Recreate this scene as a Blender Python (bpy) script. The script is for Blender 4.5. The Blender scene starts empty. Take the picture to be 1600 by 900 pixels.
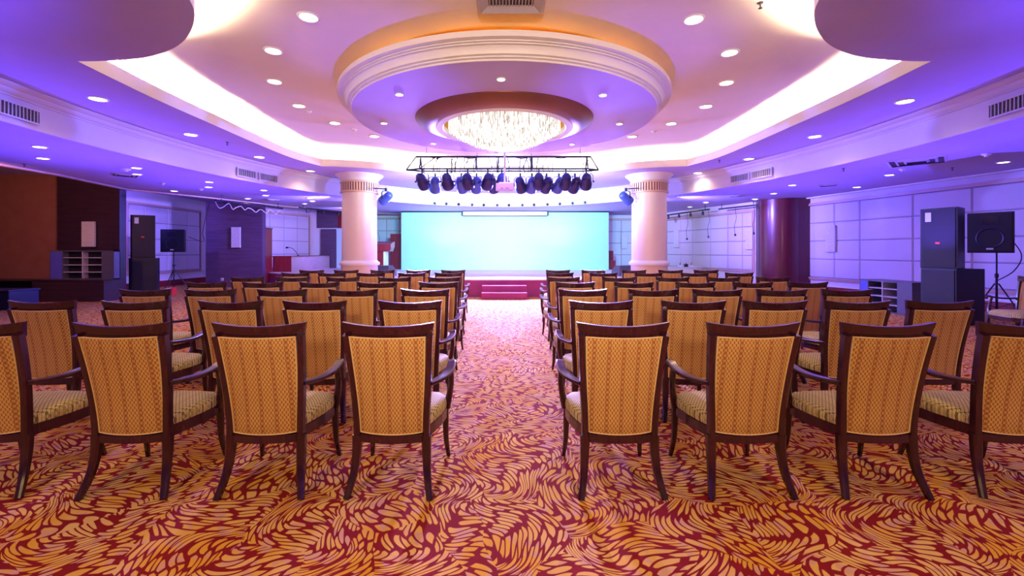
import bpy, bmesh, math, random
from mathutils import Vector, Matrix
from mathutils.geometry import tessellate_polygon
random.seed(7)
C = bpy.context.scene.collection
SC = bpy.context.scene
R = math.radians
PI = math.pi
CAMZ, F, VX, VY = 1.4, 705.0, 788.0, 392.0

# ------------------------------------------------------------------ camera
cd = bpy.data.cameras.new('camera'); cam = bpy.data.objects.new('camera', cd); C.objects.link(cam)
cam.location = (0, 0, CAMZ); cam.rotation_euler = (R(90), 0, 0)
cd.sensor_width = 36; cd.lens = F/1600*36
cd.shift_x = (800-VX)/1600; cd.shift_y = -(450-VY)/1600
cd.clip_end = 200; cd.clip_start = .02
SC.camera = cam

# ------------------------------------------------------------------ world, exposure
w = bpy.data.worlds.new('world'); SC.world = w; w.use_nodes = True
w.node_tree.nodes['Background'].inputs[0].default_value = (.35, .28, .9, 1)
w.node_tree.nodes['Background'].inputs[1].default_value = .15
vs = SC.view_settings
vs.view_transform = 'Standard'; vs.look = 'None'; vs.gamma = 1; vs.use_curve_mapping = False
vs.exposure = 0.0
SC.cycles.max_bounces = 8; SC.cycles.diffuse_bounces = 4; SC.cycles.sample_clamp_indirect = 6
SC.cycles.use_denoising = True

# ------------------------------------------------------------------ large lights (tuning lines)
VIOLET = (.14, .08, 1.0)
def lamp(kind, name, loc, power, color, parent=None, aim=None, **k):
    d = bpy.data.lights.new(name, kind); d.energy = power; d.color = color
    for a, b in k.items(): setattr(d, a, b)
    o = bpy.data.objects.new(name, d); C.objects.link(o); o.location = loc
    if aim is not None: o.rotation_euler = Vector(aim).to_track_quat('-Z', 'Y').to_euler()
    if parent: o.parent = parent
    return o
UP = 2.4
for (x, y, p, a) in [(sx*7.8, y, p, 128) for sx in (-1, 1) for y, p in ((-1.5, 150), (1.8, 150), (5.2, 150), (8.6, 150), (12.2, 130))]+\
        [(sx*5.3, y, 150, 80) for sx in (-1, 1) for y in (.4, 3.0)]+[(sx*1.75, 8.05+sy*1.75, 80, 62) for sx in (-1, 1) for sy in (-1, 1)]:
    lamp('SPOT', 'added_violet_uplight', (x, y, 1.08), p*UP, VIOLET, aim=(0, 0.02, 1), spot_size=R(a), spot_blend=.8, shadow_soft_size=0)  # added spots without fixtures, tinting ceilings and ring violet
# stage wash towards the audience
for (x, z, p, col) in ((-3.2, 3.0, 12000, (.30, .20, 1)), (3.2, 3.0, 12000, (.30, .20, 1)), (0, 3.0, 19000, (.50, .38, 1))):
    lamp('SPOT', 'stage_wash', (x, 17.0, z), p, col, aim=(-x*.1, -1, -.40), spot_size=R(66), spot_blend=1, shadow_soft_size=.12)
for sx in (-1, 1):
    lamp('SPOT', 'added_stage_uplight', (sx*2.6, 19.2, .9), 160, (.62, .66, 1), aim=(0, -.15, 1), spot_size=R(150), spot_blend=.8, shadow_soft_size=0)  # added unseen spots brightening the ceiling above the backdrop
    lamp('SPOT', 'added_wall_wash', (sx*4.9, 16.6, 3.0), 2600, (.08, .06, 1), aim=(sx*6.0, -6.6, -1.3), spot_size=R(95), spot_blend=1, shadow_soft_size=.1)  # added spots without fixtures, turning the side walls violet
    lamp('SPOT', 'added_wall_wash', (sx*5.6, 14.9, 3.0), 2200, (.24, .18, 1), aim=(sx*7.3, 2.9, -1.0), spot_size=R(80), spot_blend=1, shadow_soft_size=.1)
    lamp('SPOT', 'added_fascia_wash', (-sx*3.0, 16.4, 2.8), 6000, (.18, .17, 1), aim=(sx*9.9, -9.5, .9), spot_size=R(74), spot_blend=1, shadow_soft_size=.1)  # added unseen spots brightening the curved fascia in lavender
# warm room light behind the camera
for (x, y, p) in ((-6, -1.5, 60), (-2, -1.5, 90), (2, -1.5, 90), (6, -1.5, 60)):
    lamp('SPOT', 'rear_downlight', (x, y, 3.1), p*4.8, (1, .68, .26), aim=(0, .62, -1), spot_size=R(120), spot_blend=1, shadow_soft_size=.1)
lamp('SPOT', 'added_wall_wash', (-6.4, 18.6, 3.05), 800, (.30, .18, 1), aim=(-3.7, 2.7, -1.2), spot_size=R(95), spot_blend=1, shadow_soft_size=.05)  # more added violet spots, for the back corners
lamp('SPOT', 'added_wall_wash', (6.0, 18.4, 3.05), 450, (.34, .26, 1), aim=(1.2, 3.5, -1.2), spot_size=R(95), spot_blend=1, shadow_soft_size=.05)
lamp('SPOT', 'added_alcove_light', (-11.9, 13.7, 3.4), 700, (.16, .10, 1), aim=(-1.0, 3.5, -1.2), spot_size=R(80), spot_blend=1, shadow_soft_size=.05)  # added unseen spot colouring the left alcove wall violet
lamp('SPOT', 'added_alcove_light', (-10.2, 8.2, 3.1), 420, (1, .42, .40), aim=(-2.6, 4.8, -1.0), spot_size=R(80), spot_blend=1, shadow_soft_size=.05)  # added unseen spot giving the dark cladding a red-brown cast
lamp('SPOT', 'added_rear_spot', (0, -2.5, 2.4), 1700, (1, .76, .58), aim=(0, 10, 1.6), spot_size=R(70), spot_blend=1, shadow_soft_size=.2)  # added spot without fixture, brightening ring moulding and tray

# ------------------------------------------------------------------ node helper
class NT:
    def __init__(s, name, rough=.5, metal=0., color=None, spec=None, emit=None, estr=0):
        s.m = bpy.data.materials.new(name); s.m.use_nodes = True; s.t = s.m.node_tree
        s.b = s.t.nodes['Principled BSDF']; s.b.inputs['Roughness'].default_value = rough
        s.b.inputs['Metallic'].default_value = metal
        if color: s.b.inputs['Base Color'].default_value = (*color, 1)
        if spec is not None: s.b.inputs['Specular IOR Level'].default_value = spec
        if emit: s.b.inputs['Emission Color'].default_value = (*emit, 1); s.b.inputs['Emission Strength'].default_value = estr
    def n(s, t, **k):
        x = s.t.nodes.new('ShaderNode'+t)
        for a, b in k.items(): setattr(x, a, b)
        return x
    def l(s, a, b): s.t.links.new(a, b)
    def put(s, inp, v):
        if isinstance(v, bpy.types.NodeSocket): s.l(v, inp)
        else: inp.default_value = v
    def math(s, op, a, b=0.0, c=None):
        x = s.n('Math', operation=op); s.put(x.inputs[0], a); s.put(x.inputs[1], b)
        if c is not None: s.put(x.inputs[2], c)
        return x.outputs[0]
    def vm(s, op, a, b=None):
        x = s.n('VectorMath', operation=op); s.put(x.inputs[0], a)
        if b is not None: s.put(x.inputs[1], b)
        return x.outputs['Value'] if op in ('LENGTH', 'DISTANCE') else x.outputs[0]
    def coord(s): return s.n('TexCoord').outputs['Object']
    def sep(s, v):
        x = s.n('SeparateXYZ'); s.l(v, x.inputs[0]); return x.outputs
    def comb(s, a, b, c=0.0):
        x = s.n('CombineXYZ'); s.put(x.inputs[0], a); s.put(x.inputs[1], b); s.put(x.inputs[2], c); return x.outputs[0]
    def mix(s, f, a, b):
        x = s.n('Mix', data_type='RGBA'); s.put(x.inputs[0], f)
        for i, v in ((6, a), (7, b)):
            if not isinstance(v, bpy.types.NodeSocket): v = (*v, 1) if len(v) == 3 else v
            s.put(x.inputs[i], v)
        return x.outputs[2]
    def noise(s, v, scale, detail=2, out='Fac', rough=.5):
        x = s.n('TexNoise'); s.l(v, x.inputs['Vector']); x.inputs['Scale'].default_value = scale
        x.inputs['Detail'].default_value = detail; x.inputs['Roughness'].default_value = rough
        return x.outputs[out]
    def step(s, f, lo, hi):
        x = s.n('MapRange', interpolation_type='SMOOTHSTEP'); s.put(x.inputs[0], f)
        x.inputs[1].default_value = lo; x.inputs[2].default_value = hi
        return x.outputs[0]
    def bump(s, h, strength=.3, dist=.01):
        x = s.n('Bump'); x.inputs['Strength'].default_value = strength; x.inputs['Distance'].default_value = dist
        s.l(h, x.inputs['Height']); s.l(x.outputs[0], s.b.inputs['Normal'])
    def base(s, v): s.put(s.b.inputs['Base Color'], v if isinstance(v, bpy.types.NodeSocket) else (*v, 1))

def painted(name, col, rough=.6, var=.03, sc=3., bump=.05):
    k = NT(name, rough); c = k.coord(); f = k.noise(c, sc, 3)
    k.base(k.mix(f, tuple(max(0, x-var) for x in col), tuple(min(1, x+var) for x in col)))
    k.bump(k.noise(c, 60, 2), bump, .003)
    return k.m

def m_carpet():
    k = NT('carpet', .95, spec=.1); p = k.vm('MULTIPLY', k.coord(), (1.22, 1.22, 1.22))
    q = k.vm('ADD', p, (3.1, 3.1, 0)); c = k.noise(q, 2.4, 0, 'Color')
    d = k.vm('MULTIPLY', k.vm('SUBTRACT', c, (.5, .5, .5)), (.24, .24, 0)); pw = k.vm('ADD', p, d)
    v = k.n('TexVoronoi', feature='F1', voronoi_dimensions='2D'); k.l(pw, v.inputs['Vector']); v.inputs['Scale'].default_value = 1.9
    s = k.sep(k.vm('SUBTRACT', pw, v.outputs['Position'])); col = k.sep(v.outputs['Color'])
    r = k.vm('LENGTH', k.comb(s[0], s[1]))
    an = k.math('ADD', k.math('MULTIPLY', col[0], 6.283), k.math('MULTIPLY', r, 3.0))
    ca = k.math('COSINE', an); sa = k.math('SINE', an)
    x = k.math('SUBTRACT', k.math('MULTIPLY', s[0], ca), k.math('MULTIPLY', s[1], sa))
    y = k.math('ADD', k.math('MULTIPLY', s[0], sa), k.math('MULTIPLY', s[1], ca))
    y = k.math('ADD', y, k.math('MULTIPLY', k.math('MULTIPLY', x, x), 1.6))
    uv = k.comb(k.math('ADD', k.math('MULTIPLY', x, 6.2), k.math('MULTIPLY', col[1], 50.)), k.math('MULTIPLY', y, 25.))
    e = k.n('TexVoronoi', feature='DISTANCE_TO_EDGE', voronoi_dimensions='2D'); k.l(uv, e.inputs['Vector'])
    e.inputs['Scale'].default_value = 1; e.inputs['Randomness'].default_value = .8
    f = k.n('TexVoronoi', feature='F1', voronoi_dimensions='2D'); k.l(uv, f.inputs['Vector'])
    f.inputs['Scale'].default_value = 1; f.inputs['Randomness'].default_value = .8
    g = k.math('MULTIPLY', k.step(e.outputs['Distance'], .10, .145), k.math('SUBTRACT', 1.0, k.step(f.outputs['Distance'], .48, .54)))
    gold = k.mix(k.step(k.noise(p, 2.2, 2), .35, .65), (.80, .43, .04), (.84, .56, .17))
    gold = k.mix(k.step(k.noise(p, 9, 1), .55, .62), gold, (.72, .42, .26))
    pile = k.noise(p, 260, 1)
    cc = k.mix(g, (.22, .006, .014), gold)
    cc = k.mix(k.math('MULTIPLY', pile, .35), cc, (.12, .02, .015))
    k.base(cc); k.bump(k.math('ADD', pile, k.math('MULTIPLY', g, .6)), .35, .004)
    return k.m

def m_fabric(name, gold, brown, deep, axes=(0, 2), sc=.0205):
    """woven honeycomb with darker flower columns"""
    k = NT(name, .75, spec=.25); s = k.sep(k.coord()); x = k.math('ADD', s[axes[0]], 2.0); z = k.math('ADD', s[axes[1]], 2.0)
    def cell(ox, oz):
        a = k.math('DIVIDE', k.math('ADD', x, ox), sc); b = k.math('DIVIDE', k.math('ADD', z, oz), sc*1.5)
        fa = k.math('SUBTRACT', k.math('FRACT', a), .5); fb = k.math('MULTIPLY', k.math('SUBTRACT', k.math('FRACT', b), .5), 1.25)
        return k.vm('LENGTH', k.comb(fa, fb)), a
    d1, a1 = cell(0, 0)
    d2, a2 = cell(sc*.5, sc*.75)
    d = k.math('MINIMUM', d1, d2)
    ring = k.step(d, .30, .40); dot = k.math('SUBTRACT', 1.0, k.step(d, .05, .10))
    m = k.math('MAXIMUM', ring, k.math('MULTIPLY', dot, .8))
    st = k.math('ABSOLUTE', k.math('SUBTRACT', k.math('FRACT', k.math('DIVIDE', k.math('ADD', x, .011), sc*4)), .5))
    stripe = k.math('SUBTRACT', 1.0, k.step(st, .09, .14))
    fl = k.math('FRACT', k.math('DIVIDE', z, sc*1.5)); fl = k.step(k.math('ABSOLUTE', k.math('SUBTRACT', fl, .5)), .15, .3)
    dk = k.math('MULTIPLY', stripe, k.math('ADD', .25, k.math('MULTIPLY', fl, .55)))
    c = k.mix(m, gold, brown); c = k.mix(dk, c, deep)
    c = k.mix(k.math('MULTIPLY', k.noise(k.coord(), 6, 2), .25), c, brown)
    k.base(c); k.bump(k.math('SUBTRACT', 1.0, m), .25, .002)
    return k.m

def m_wood(name, a, b, rough=.25, axis='Z', sc=1.0, coat=.3):
    k = NT(name, rough); c = k.coord()
    mul = {'Z': (14, 14, 1.2), 'X': (1.2, 14, 14), 'Y': (14, 1.2, 14)}[axis]
    f = k.noise(k.vm('MULTIPLY', c, tuple(m*sc for m in mul)), 2.0, 4, rough=.6)
    k.base(k.mix(k.step(f, .3, .7), a, b)); k.b.inputs['Coat Weight'].default_value = coat; k.b.inputs['Coat Roughness'].default_value = .15
    k.bump(f, .04, .002)
    return k.m

M = {}
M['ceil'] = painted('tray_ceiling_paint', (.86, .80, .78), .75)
M['violet_lit'] = painted('violet_lit_ceiling_paint', (.52, .43, .84), .7)  # violet light mixed into the paint of the pale ceilings and ring underside
M['fascia'] = painted('violet_lit_fascia_paint', (.72, .66, .90), .6)  # paint tinted towards the violet light that falls on the fascia
M['mould'] = painted('moulding_paint', (.84, .80, .78), .5)
M['panelcloth'] = painted('padded_wall_cloth', (.66, .62, .66), .7, .05, 1.2, .2)
M['groove'] = painted('panel_groove', (.33, .27, .33), .7)
M['wallpaint'] = painted('wall_paint', (.76, .72, .74), .6)
M['frame'] = painted('frame_wood_paint', (.62, .40, .34), .4)
M['carpet'] = m_carpet()
M['back'] = m_fabric('gold_honeycomb_fabric', (.70, .42, .13), (.27, .105, .035), (.30, .10, .04))
M['seatf'] = m_fabric('cool_lit_honeycomb_fabric', (.80, .66, .25), (.17, .14, .05), (.45, .34, .10), axes=(0, 1))  # same cloth as the back, recoloured for cooler light on the seats
M['piping'] = painted('piping_cord', (.70, .50, .24), .6)
M['mahog'] = m_wood('mahogany', (.026, .003, .010), (.048, .006, .016), .22)
M['darkwood'] = m_wood('dark_wood_cladding', (.035, .014, .022), (.055, .022, .034), .4, 'X', .6)
M['brown'] = painted('brown_partition', (.30, .115, .07), .55)
M['redwood'] = m_wood('red_wood', (.20, .012, .020), (.30, .022, .032), .3)
M['pierwood'] = m_wood('pier_red_wood', (.085, .006, .014), (.13, .010, .020), .35)
M['pinkwood'] = m_wood('pink_wood', (.56, .34, .42), (.66, .42, .50), .35, 'Y')
M['purplewall'] = m_wood('purple_clad_wall', (.085, .042, .085), (.12, .06, .12), .5, 'X', .5, 0)
M['black'] = painted('black_cabinet', (.007, .006, .012), .45, .003)
M['grille'] = NT('speaker_grille', .6, color=(.008, .008, .018)).m
M['metal'] = NT('black_metal', .4, .6, (.03, .03, .05)).m
M['parcan'] = NT('par_can_paint', .35, .3, (.016, .016, .15)).m
M['parblue'] = NT('par_can_blue_paint', .35, .3, (.05, .09, .50)).m
M['chrome'] = NT('chrome', .2, 1, (.7, .7, .75)).m
M['white'] = painted('white_plastic', (.8, .8, .8), .4)
M['red'] = NT('red_badge', .4, color=(.8, .05, .03)).m
M['greybox'] = painted('grey_laminate', (.10, .095, .14), .4)
M['bluepanel'] = painted('blue_laminate', (.10, .10, .55), .4)
M['recess'] = NT('chandelier_recess_bronze', .35, .4, (.20, .075, .05)).m
M['gold'] = NT('gold_leaf_and_glow', .35, .7, (.75, .45, .10)).m
M['column'] = painted('column_paint', (.80, .66, .52), .35)
M['capband'] = painted('capital_band_paint', (.75, .50, .34), .4)
M['bandcore'] = painted('capital_groove_paint', (.22, .09, .05), .6)
M['stage_top'] = painted('stage_top_cloth', (.72, .58, .60), .8)
M['stage_front'] = painted('stage_front_carpet', (.33, .035, .15), .9)
M['screen'] = painted('cyan_lit_wall_paint', (.46, .74, .84), .7)  # cyan of the stage beams partly put into the paint
M['lens'] = NT('downlight_lens', .4, color=(.9, .9, .9), emit=(1, .90, .74), estr=14).m
M['slot'] = painted('vent_dark', (.05, .04, .07), .6)
M['slat'] = painted('vent_slat', (.50, .46, .52), .5)
M['darkblue'] = painted('dark_blue_case', (.010, .010, .05), .5, .004)
M['stone'] = None
k = NT('stacked_stone', .8); c_ = k.coord(); f_ = k.noise(k.vm('MULTIPLY', c_, (8, 8, 34)), 1.6, 3)
k.base(k.mix(f_, (.50, .47, .47), (.88, .85, .84))); k.bump(f_, .9, .02); M['stone'] = k.m
k = NT('crystal', .08, color=(.5, .5, .5), emit=(1, .96, .88), estr=1)
f_ = k.noise(k.vm('MULTIPLY', k.coord(), (34, 34, 2.5)), 1.0, 2, rough=.7)
k.put(k.b.inputs['Emission Strength'], k.math('MULTIPLY', k.math('POWER', k.step(f_, .36, .72), 1.4), 2.6)); M['crystal'] = k.m
k = NT('chandelier_glow', .4, emit=(1, .96, .88), estr=.8, color=(.6, .6, .6)); M['glow'] = k.m
M['cyanpanel'] = painted('pale_folding_screen', (.55, .66, .80), .4)

# ------------------------------------------------------------------ geometry helper
class MB:
    def __init__(s): s.v = []; s.f = []
    def add(s, vs, fs):
        b = len(s.v); s.v += [tuple(x) for x in vs]; s.f += [tuple(b+i for i in f) for f in fs]; return s
    def box(s, x0, x1, y0, y1, z0, z1):
        return s.add([(x0, y0, z0), (x1, y0, z0), (x1, y1, z0), (x0, y1, z0), (x0, y0, z1), (x1, y0, z1), (x1, y1, z1), (x0, y1, z1)],
                     [(0, 3, 2, 1), (4, 5, 6, 7), (0, 1, 5, 4), (1, 2, 6, 5), (2, 3, 7, 6), (3, 0, 4, 7)])
    def cbox(s, x, y, z, a, b, c): return s.box(x-a/2, x+a/2, y-b/2, y+b/2, z-c/2, z+c/2)
    def prism(s, poly, z0, z1, cap=True):
        n = len(poly); vs = [(x, y, z0) for x, y in poly]+[(x, y, z1) for x, y in poly]
        fs = [(i, (i+1) % n, n+(i+1) % n, n+i) for i in range(n)]
        if cap:
            for t in tessellate_polygon([[Vector((x, y, 0)) for x, y in poly]]):
                fs.append(tuple(t)); fs.append(tuple(n+i for i in reversed(t)))
        return s.add(vs, fs)
    def lathe(s, prof, cx=0, cy=0, n=48, a0=0, a1=2*PI, sx=1, sy=1, axis='Z', o=(0, 0, 0)):
        full = abs(a1-a0-2*PI) < 1e-6; m = n if full else n+1; vs = []
        for i in range(m):
            a = a0+(a1-a0)*i/n
            for (r, z) in prof:
                p = (cx+r*sx*math.cos(a), cy+r*sy*math.sin(a), z)
                if axis == 'Y': p = (p[0], z, p[1])
                if axis == 'X': p = (z, p[0], p[1])
                vs.append((p[0]+o[0], p[1]+o[1], p[2]+o[2]))
        q = len(prof); fs = []
        for i in range(n):
            j = (i+1) % m
            for t in range(q-1): fs.append((i*q+t, j*q+t, j*q+t+1, i*q+t+1))
        return s.add(vs, fs)
    def tube(s, path, rad, n=8, sect=None, cap=True, up=(0, 0, 1)):
        """sweep a circle (rad: number or list) or a list of (w,h) rect sections along a path"""
        P = [Vector(p) for p in path]; vs = []; m = len(P); prev = None
        for i, p in enumerate(P):
            t = (P[min(i+1, m-1)]-P[max(i-1, 0)]).normalized()
            u = Vector(up)
            if abs(t.dot(u)) > .95: u = Vector((0, 1, 0)) if abs(t.y) < .9 else Vector((1, 0, 0))
            if prev is not None: a = (prev-t*prev.dot(t)).normalized()
            else: a = t.cross(u).normalized()
            prev = a; b = a.cross(t)
            if sect:
                w_, h_ = sect[i] if isinstance(sect, list) else sect
                c = min(w_, h_)*.22
                for (x, y) in ((w_/2, -h_/2+c), (w_/2, h_/2-c), (w_/2-c, h_/2), (-w_/2+c, h_/2), (-w_/2, h_/2-c), (-w_/2, -h_/2+c), (-w_/2+c, -h_/2), (w_/2-c, -h_/2)):
                    vs.append(p+a*x+b*y)
            else:
                r = rad[i] if isinstance(rad, (list, tuple)) else rad
                for j in range(n): vs.append(p+a*r*math.cos(2*PI*j/n)+b*r*math.sin(2*PI*j/n))
        q = 8 if sect else n; fs = []
        for i in range(m-1):
            for j in range(q): fs.append((i*q+j, i*q+(j+1) % q, (i+1)*q+(j+1) % q, (i+1)*q+j))
        if cap: fs.append(tuple(reversed(range(q)))); fs.append(tuple((m-1)*q+j for j in range(q)))
        return s.add(vs, fs)
    def xf(s, mat): s.v = [tuple(mat @ Vector(v)) for v in s.v]; return s
    def build(s, name, mat, parent=None, smooth=False, bevel=0, loc=None):
        me = bpy.data.meshes.new(name); me.from_pydata(s.v, [], s.f)
        bm = bmesh.new(); bm.from_mesh(me); bmesh.ops.recalc_face_normals(bm, faces=bm.faces)
        if bevel:
            bmesh.ops.bevel(bm, geom=[e for e in bm.edges if e.calc_face_angle(0) > .6], offset=bevel, segments=2, affect='EDGES', profile=.7)
        bm.to_mesh(me); bm.free()
        if smooth:
            me.shade_smooth()
            try: me.set_sharp_from_angle(angle=R(40))
            except Exception: pass
        if mat: me.materials.append(M[mat] if isinstance(mat, str) else mat)
        o = bpy.data.objects.new(name, me); C.objects.link(o)
        if parent: o.parent = parent
        if loc: o.location = loc
        return o

def tag(o, label=None, cat=None, group=None, kind=None):
    if label: o['label'] = label
    if cat: o['category'] = cat
    if group: o['group'] = group
    if kind: o['kind'] = kind
    return o
def thing(name, label, cat, loc=(0, 0, 0), rz=0, group=None):
    o = bpy.data.objects.new(name, None); C.objects.link(o); o.location = loc; o.rotation_euler = (0, 0, rz); o.empty_display_size = .1
    return tag(o, label, cat, group)
def struct(name, mb, mat, **k): return tag(mb.build(name, mat, **k), kind='structure')
def dup(o, loc, rz=None, label=None, group=None, rot=None):
    r = o.copy(); C.objects.link(r); r.location = loc
    if rz is not None: r.rotation_euler = (0, 0, rz)
    if rot is not None: r.rotation_euler = rot
    if label: r['label'] = label
    if group: r['group'] = group
    for ch in list(o.children):
        c = ch.copy(); C.objects.link(c); c.parent = r
        for g in list(ch.children):
            d = g.copy(); C.objects.link(d); d.parent = c
    return r
def at(px, py, z):
    Y = F*(CAMZ-z)/(py-VY); return ((px-VX)/F*Y, Y)
def atY(px, py, Y): return ((px-VX)/F*Y, CAMZ-(py-VY)*Y/F)

# ================================================================== STRUCTURE
ZA, ZB, ZC = 3.2, 3.72, 4.2
fl = struct('floor', MB().box(-16, 14, -4, 24, -.1, 0), 'carpet')

def spline(pts, n=5):
    out = []
    for i in range(len(pts)-1):
        p0 = pts[max(i-1, 0)]; p1 = pts[i]; p2 = pts[i+1]; p3 = pts[min(i+2, len(pts)-1)]
        for j in range(n):
            t = j/n
            out.append(tuple(.5*((2*p1[k])+(-p0[k]+p2[k])*t+(2*p0[k]-5*p1[k]+4*p2[k]-p3[k])*t*t+(-p0[k]+3*p1[k]-3*p2[k]+p3[k])*t**3) for k in range(len(p1))))
    out.append(pts[-1]); return out
def poly_faces(outer, holes, z):
    loops = [[Vector((x, y, 0)) for x, y in outer]]+[[Vector((x, y, 0)) for x, y in h] for h in holes]
    flat = [p for l in loops for p in l]
    return [(p.x, p.y, z) for p in flat], [tuple(t) for t in tessellate_polygon(loops)]
def slab(name, outer, holes, z, mat, th=.0):
    v, f = poly_faces(outer, holes, z); mb = MB(); mb.add(v, f)
    me = bpy.data.meshes.new(name); me.from_pydata(mb.v, [], mb.f); me.materials.append(M[mat])
    bm = bmesh.new(); bm.from_mesh(me); bmesh.ops.recalc_face_normals(bm, faces=bm.faces)
    for fc in bm.faces:
        if fc.normal.z > 0: fc.normal_flip()
    bm.to_mesh(me); bm.free()
    o = bpy.data.objects.new(name, me); C.objects.link(o); tag(o, kind='structure')
    return o

NE = 96
ECX, ECY, EA, EB = 0.0, 8.0, 7.0, 10.3
ELL = [(ECX+EA*math.cos(2*PI*i/NE), ECY+EB*math.sin(2*PI*i/NE)) for i in range(NE)]
left_edge = [(-10.45, -4), (-10.45, 9.3), (-10.5, 10.6), (-10.97, 13.08), (-9.87, 15.29), (-8.75, 18.2), (-7.6, 20.0), (-5.5, 21.6), (-4.6, 22.7)]
right_edge = [(14, -4), (14, 22.7)]
outerA = left_edge+[(14, 22.7), (14, -4)]
slab('ceiling', outerA, [ELL], ZA, 'violet_lit')
slab('ceiling', [(-16, -4), (-10.45, -4)]+left_edge[1:]+[(-4.6, 24), (-16, 24)], [], 3.6, 'violet_lit')
mb = MB()   # edge trim of the low ceiling along the left
mb.tube([(x, y, ZA-.005) for x, y in left_edge], 0, sect=(.10, .07))
struct('trim_1', mb, 'frame')
mb = MB(); n = len(left_edge)
mb.add([(x, y, ZA) for x, y in left_edge]+[(x, y, 3.62) for x, y in left_edge], [(i, i+1, n+i+1, n+i) for i in range(n-1)])
struct('trim_2', mb, 'ceil')

mb = MB(); mb.tube([(10.26, 15.3, ZA-.01), (11.84, 6.8, ZA-.01), (12.9, -4, ZA-.01)], 0, sect=(.05, .07))
mb.tube([(7.25, 22.6, ZA-.01), (9.16, 16.6, ZA-.01)], 0, sect=(.05, .07))
struct('trim_6', mb, 'mould')

# fascia ring with crown moulding (profile: inward offset, z)
def ring_profile(prof, name, mat):
    mb = MB(); q = len(prof); vs = []; fs = []
    for i in range(NE):
        a = 2*PI*i/NE
        nx, ny = math.cos(a)/EA, math.sin(a)/EB; l = math.hypot(nx, ny); nx /= l; ny /= l
        for (d, z) in prof: vs.append((ECX+EA*math.cos(a)-nx*d, ECY+EB*math.sin(a)-ny*d, z))
    for i in range(NE):
        j = (i+1) % NE
        for t in range(q-1): fs.append((i*q+t, j*q+t, j*q+t+1, i*q+t+1))
    mb.add(vs, fs); return struct(name, mb, mat, smooth=True)
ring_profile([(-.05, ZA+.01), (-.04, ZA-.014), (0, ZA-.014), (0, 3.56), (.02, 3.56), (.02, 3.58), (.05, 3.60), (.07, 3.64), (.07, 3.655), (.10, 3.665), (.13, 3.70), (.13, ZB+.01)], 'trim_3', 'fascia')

Lh = [(0, 14.0), (-1.4, 13.85), (-2.8, 13.3), (-3.7, 12.75), (-4.5, 12.45), (-5.0, 12.38)]
Ls = [(-5.0, 12.38), (-5.30, 11.3), (-5.36, 9.8), (-5.35, 8.26), (-5.33, 6.86), (-5.22, 5.52)]
Le = [(-5.22, 5.52), (-4.98, 5.52), (-4.66, 5.485), (-4.28, 5.405), (-3.86, 5.21), (-3.49, 4.94), (-3.12, 4.54), (-2.91, 4.17), (-2.78, 3.6), (-2.8, 2.0), (-2.8, -2.2)]
half = spline(Lh, 4)[:-1]+spline(Ls, 4)[:-1]+spline(Le, 4)
tray = half+[(-x, y) for x, y in reversed(half)][:-1]
Ch = [(0, 14.5), (-1.5, 14.35), (-3.0, 13.82), (-3.95, 13.25), (-4.8, 12.95), (-5.4, 12.85)]
Cs = [(-5.4, 12.85), (-5.72, 11.4), (-5.80, 9.8), (-5.80, 8.26), (-5.78, 6.86), (-5.75, 5.1)]
Ce = [(-5.75, 5.1), (-5.0, 5.05), (-4.6, 5.0), (-4.2, 4.9), (-3.85, 4.65), (-3.55, 4.25), (-3.35, 3.8), (-3.25, 3.2), (-3.25, 2.0), (-3.25, -2.5)]
chalf = spline(Ch, 4)[:-1]+spline(Cs, 4)[:-1]+spline(Ce, 4)
cove = chalf+[(-x, y) for x, y in reversed(chalf)][:-1]
slab('ceiling', ELL, [tray], ZB, 'violet_lit')
slab('ceiling', cove, [], ZC, 'ceil')
def ribbon(line, prof, name, mat):
    """closed line, profile of (outward offset, z)"""
    n = len(line); q = len(prof); vs = []; fs = []
    A = sum(line[i][0]*line[(i+1) % n][1]-line[(i+1) % n][0]*line[i][1] for i in range(n)); sg = 1 if A > 0 else -1
    for i in range(n):
        a = Vector(line[i-1]); b = Vector(line[i]); c = Vector(line[(i+1) % n])
        d1 = (b-a).normalized(); d2 = (c-b).normalized(); t = (d1+d2)
        if t.length < .05: t = d1
        t.normalize(); nn = Vector((t.y, -t.x))*sg
        for (d, z) in prof: vs.append((b.x+nn.x*d, b.y+nn.y*d, z))
    for i in range(n):
        j = (i+1) % n
        for t in range(q-1): fs.append((i*q+t, j*q+t, j*q+t+1, i*q+t+1))
    return struct(name, MB().add(vs, fs), mat)
ribbon(tray, [(0, ZB), (0, 3.92), (.05, 3.92), (.05, ZB+.04), (.30, ZB+.04)], 'trim_4', 'mould')
ribbon(cove, [(-.02, ZB+.03), (-.02, 4.02), (-.05, 4.04), (-.07, 4.08), (-.12, 4.12), (-.14, 4.16), (-.17, 4.17), (-.17, ZC+.01)], 'trim_5', 'mould')
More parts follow.
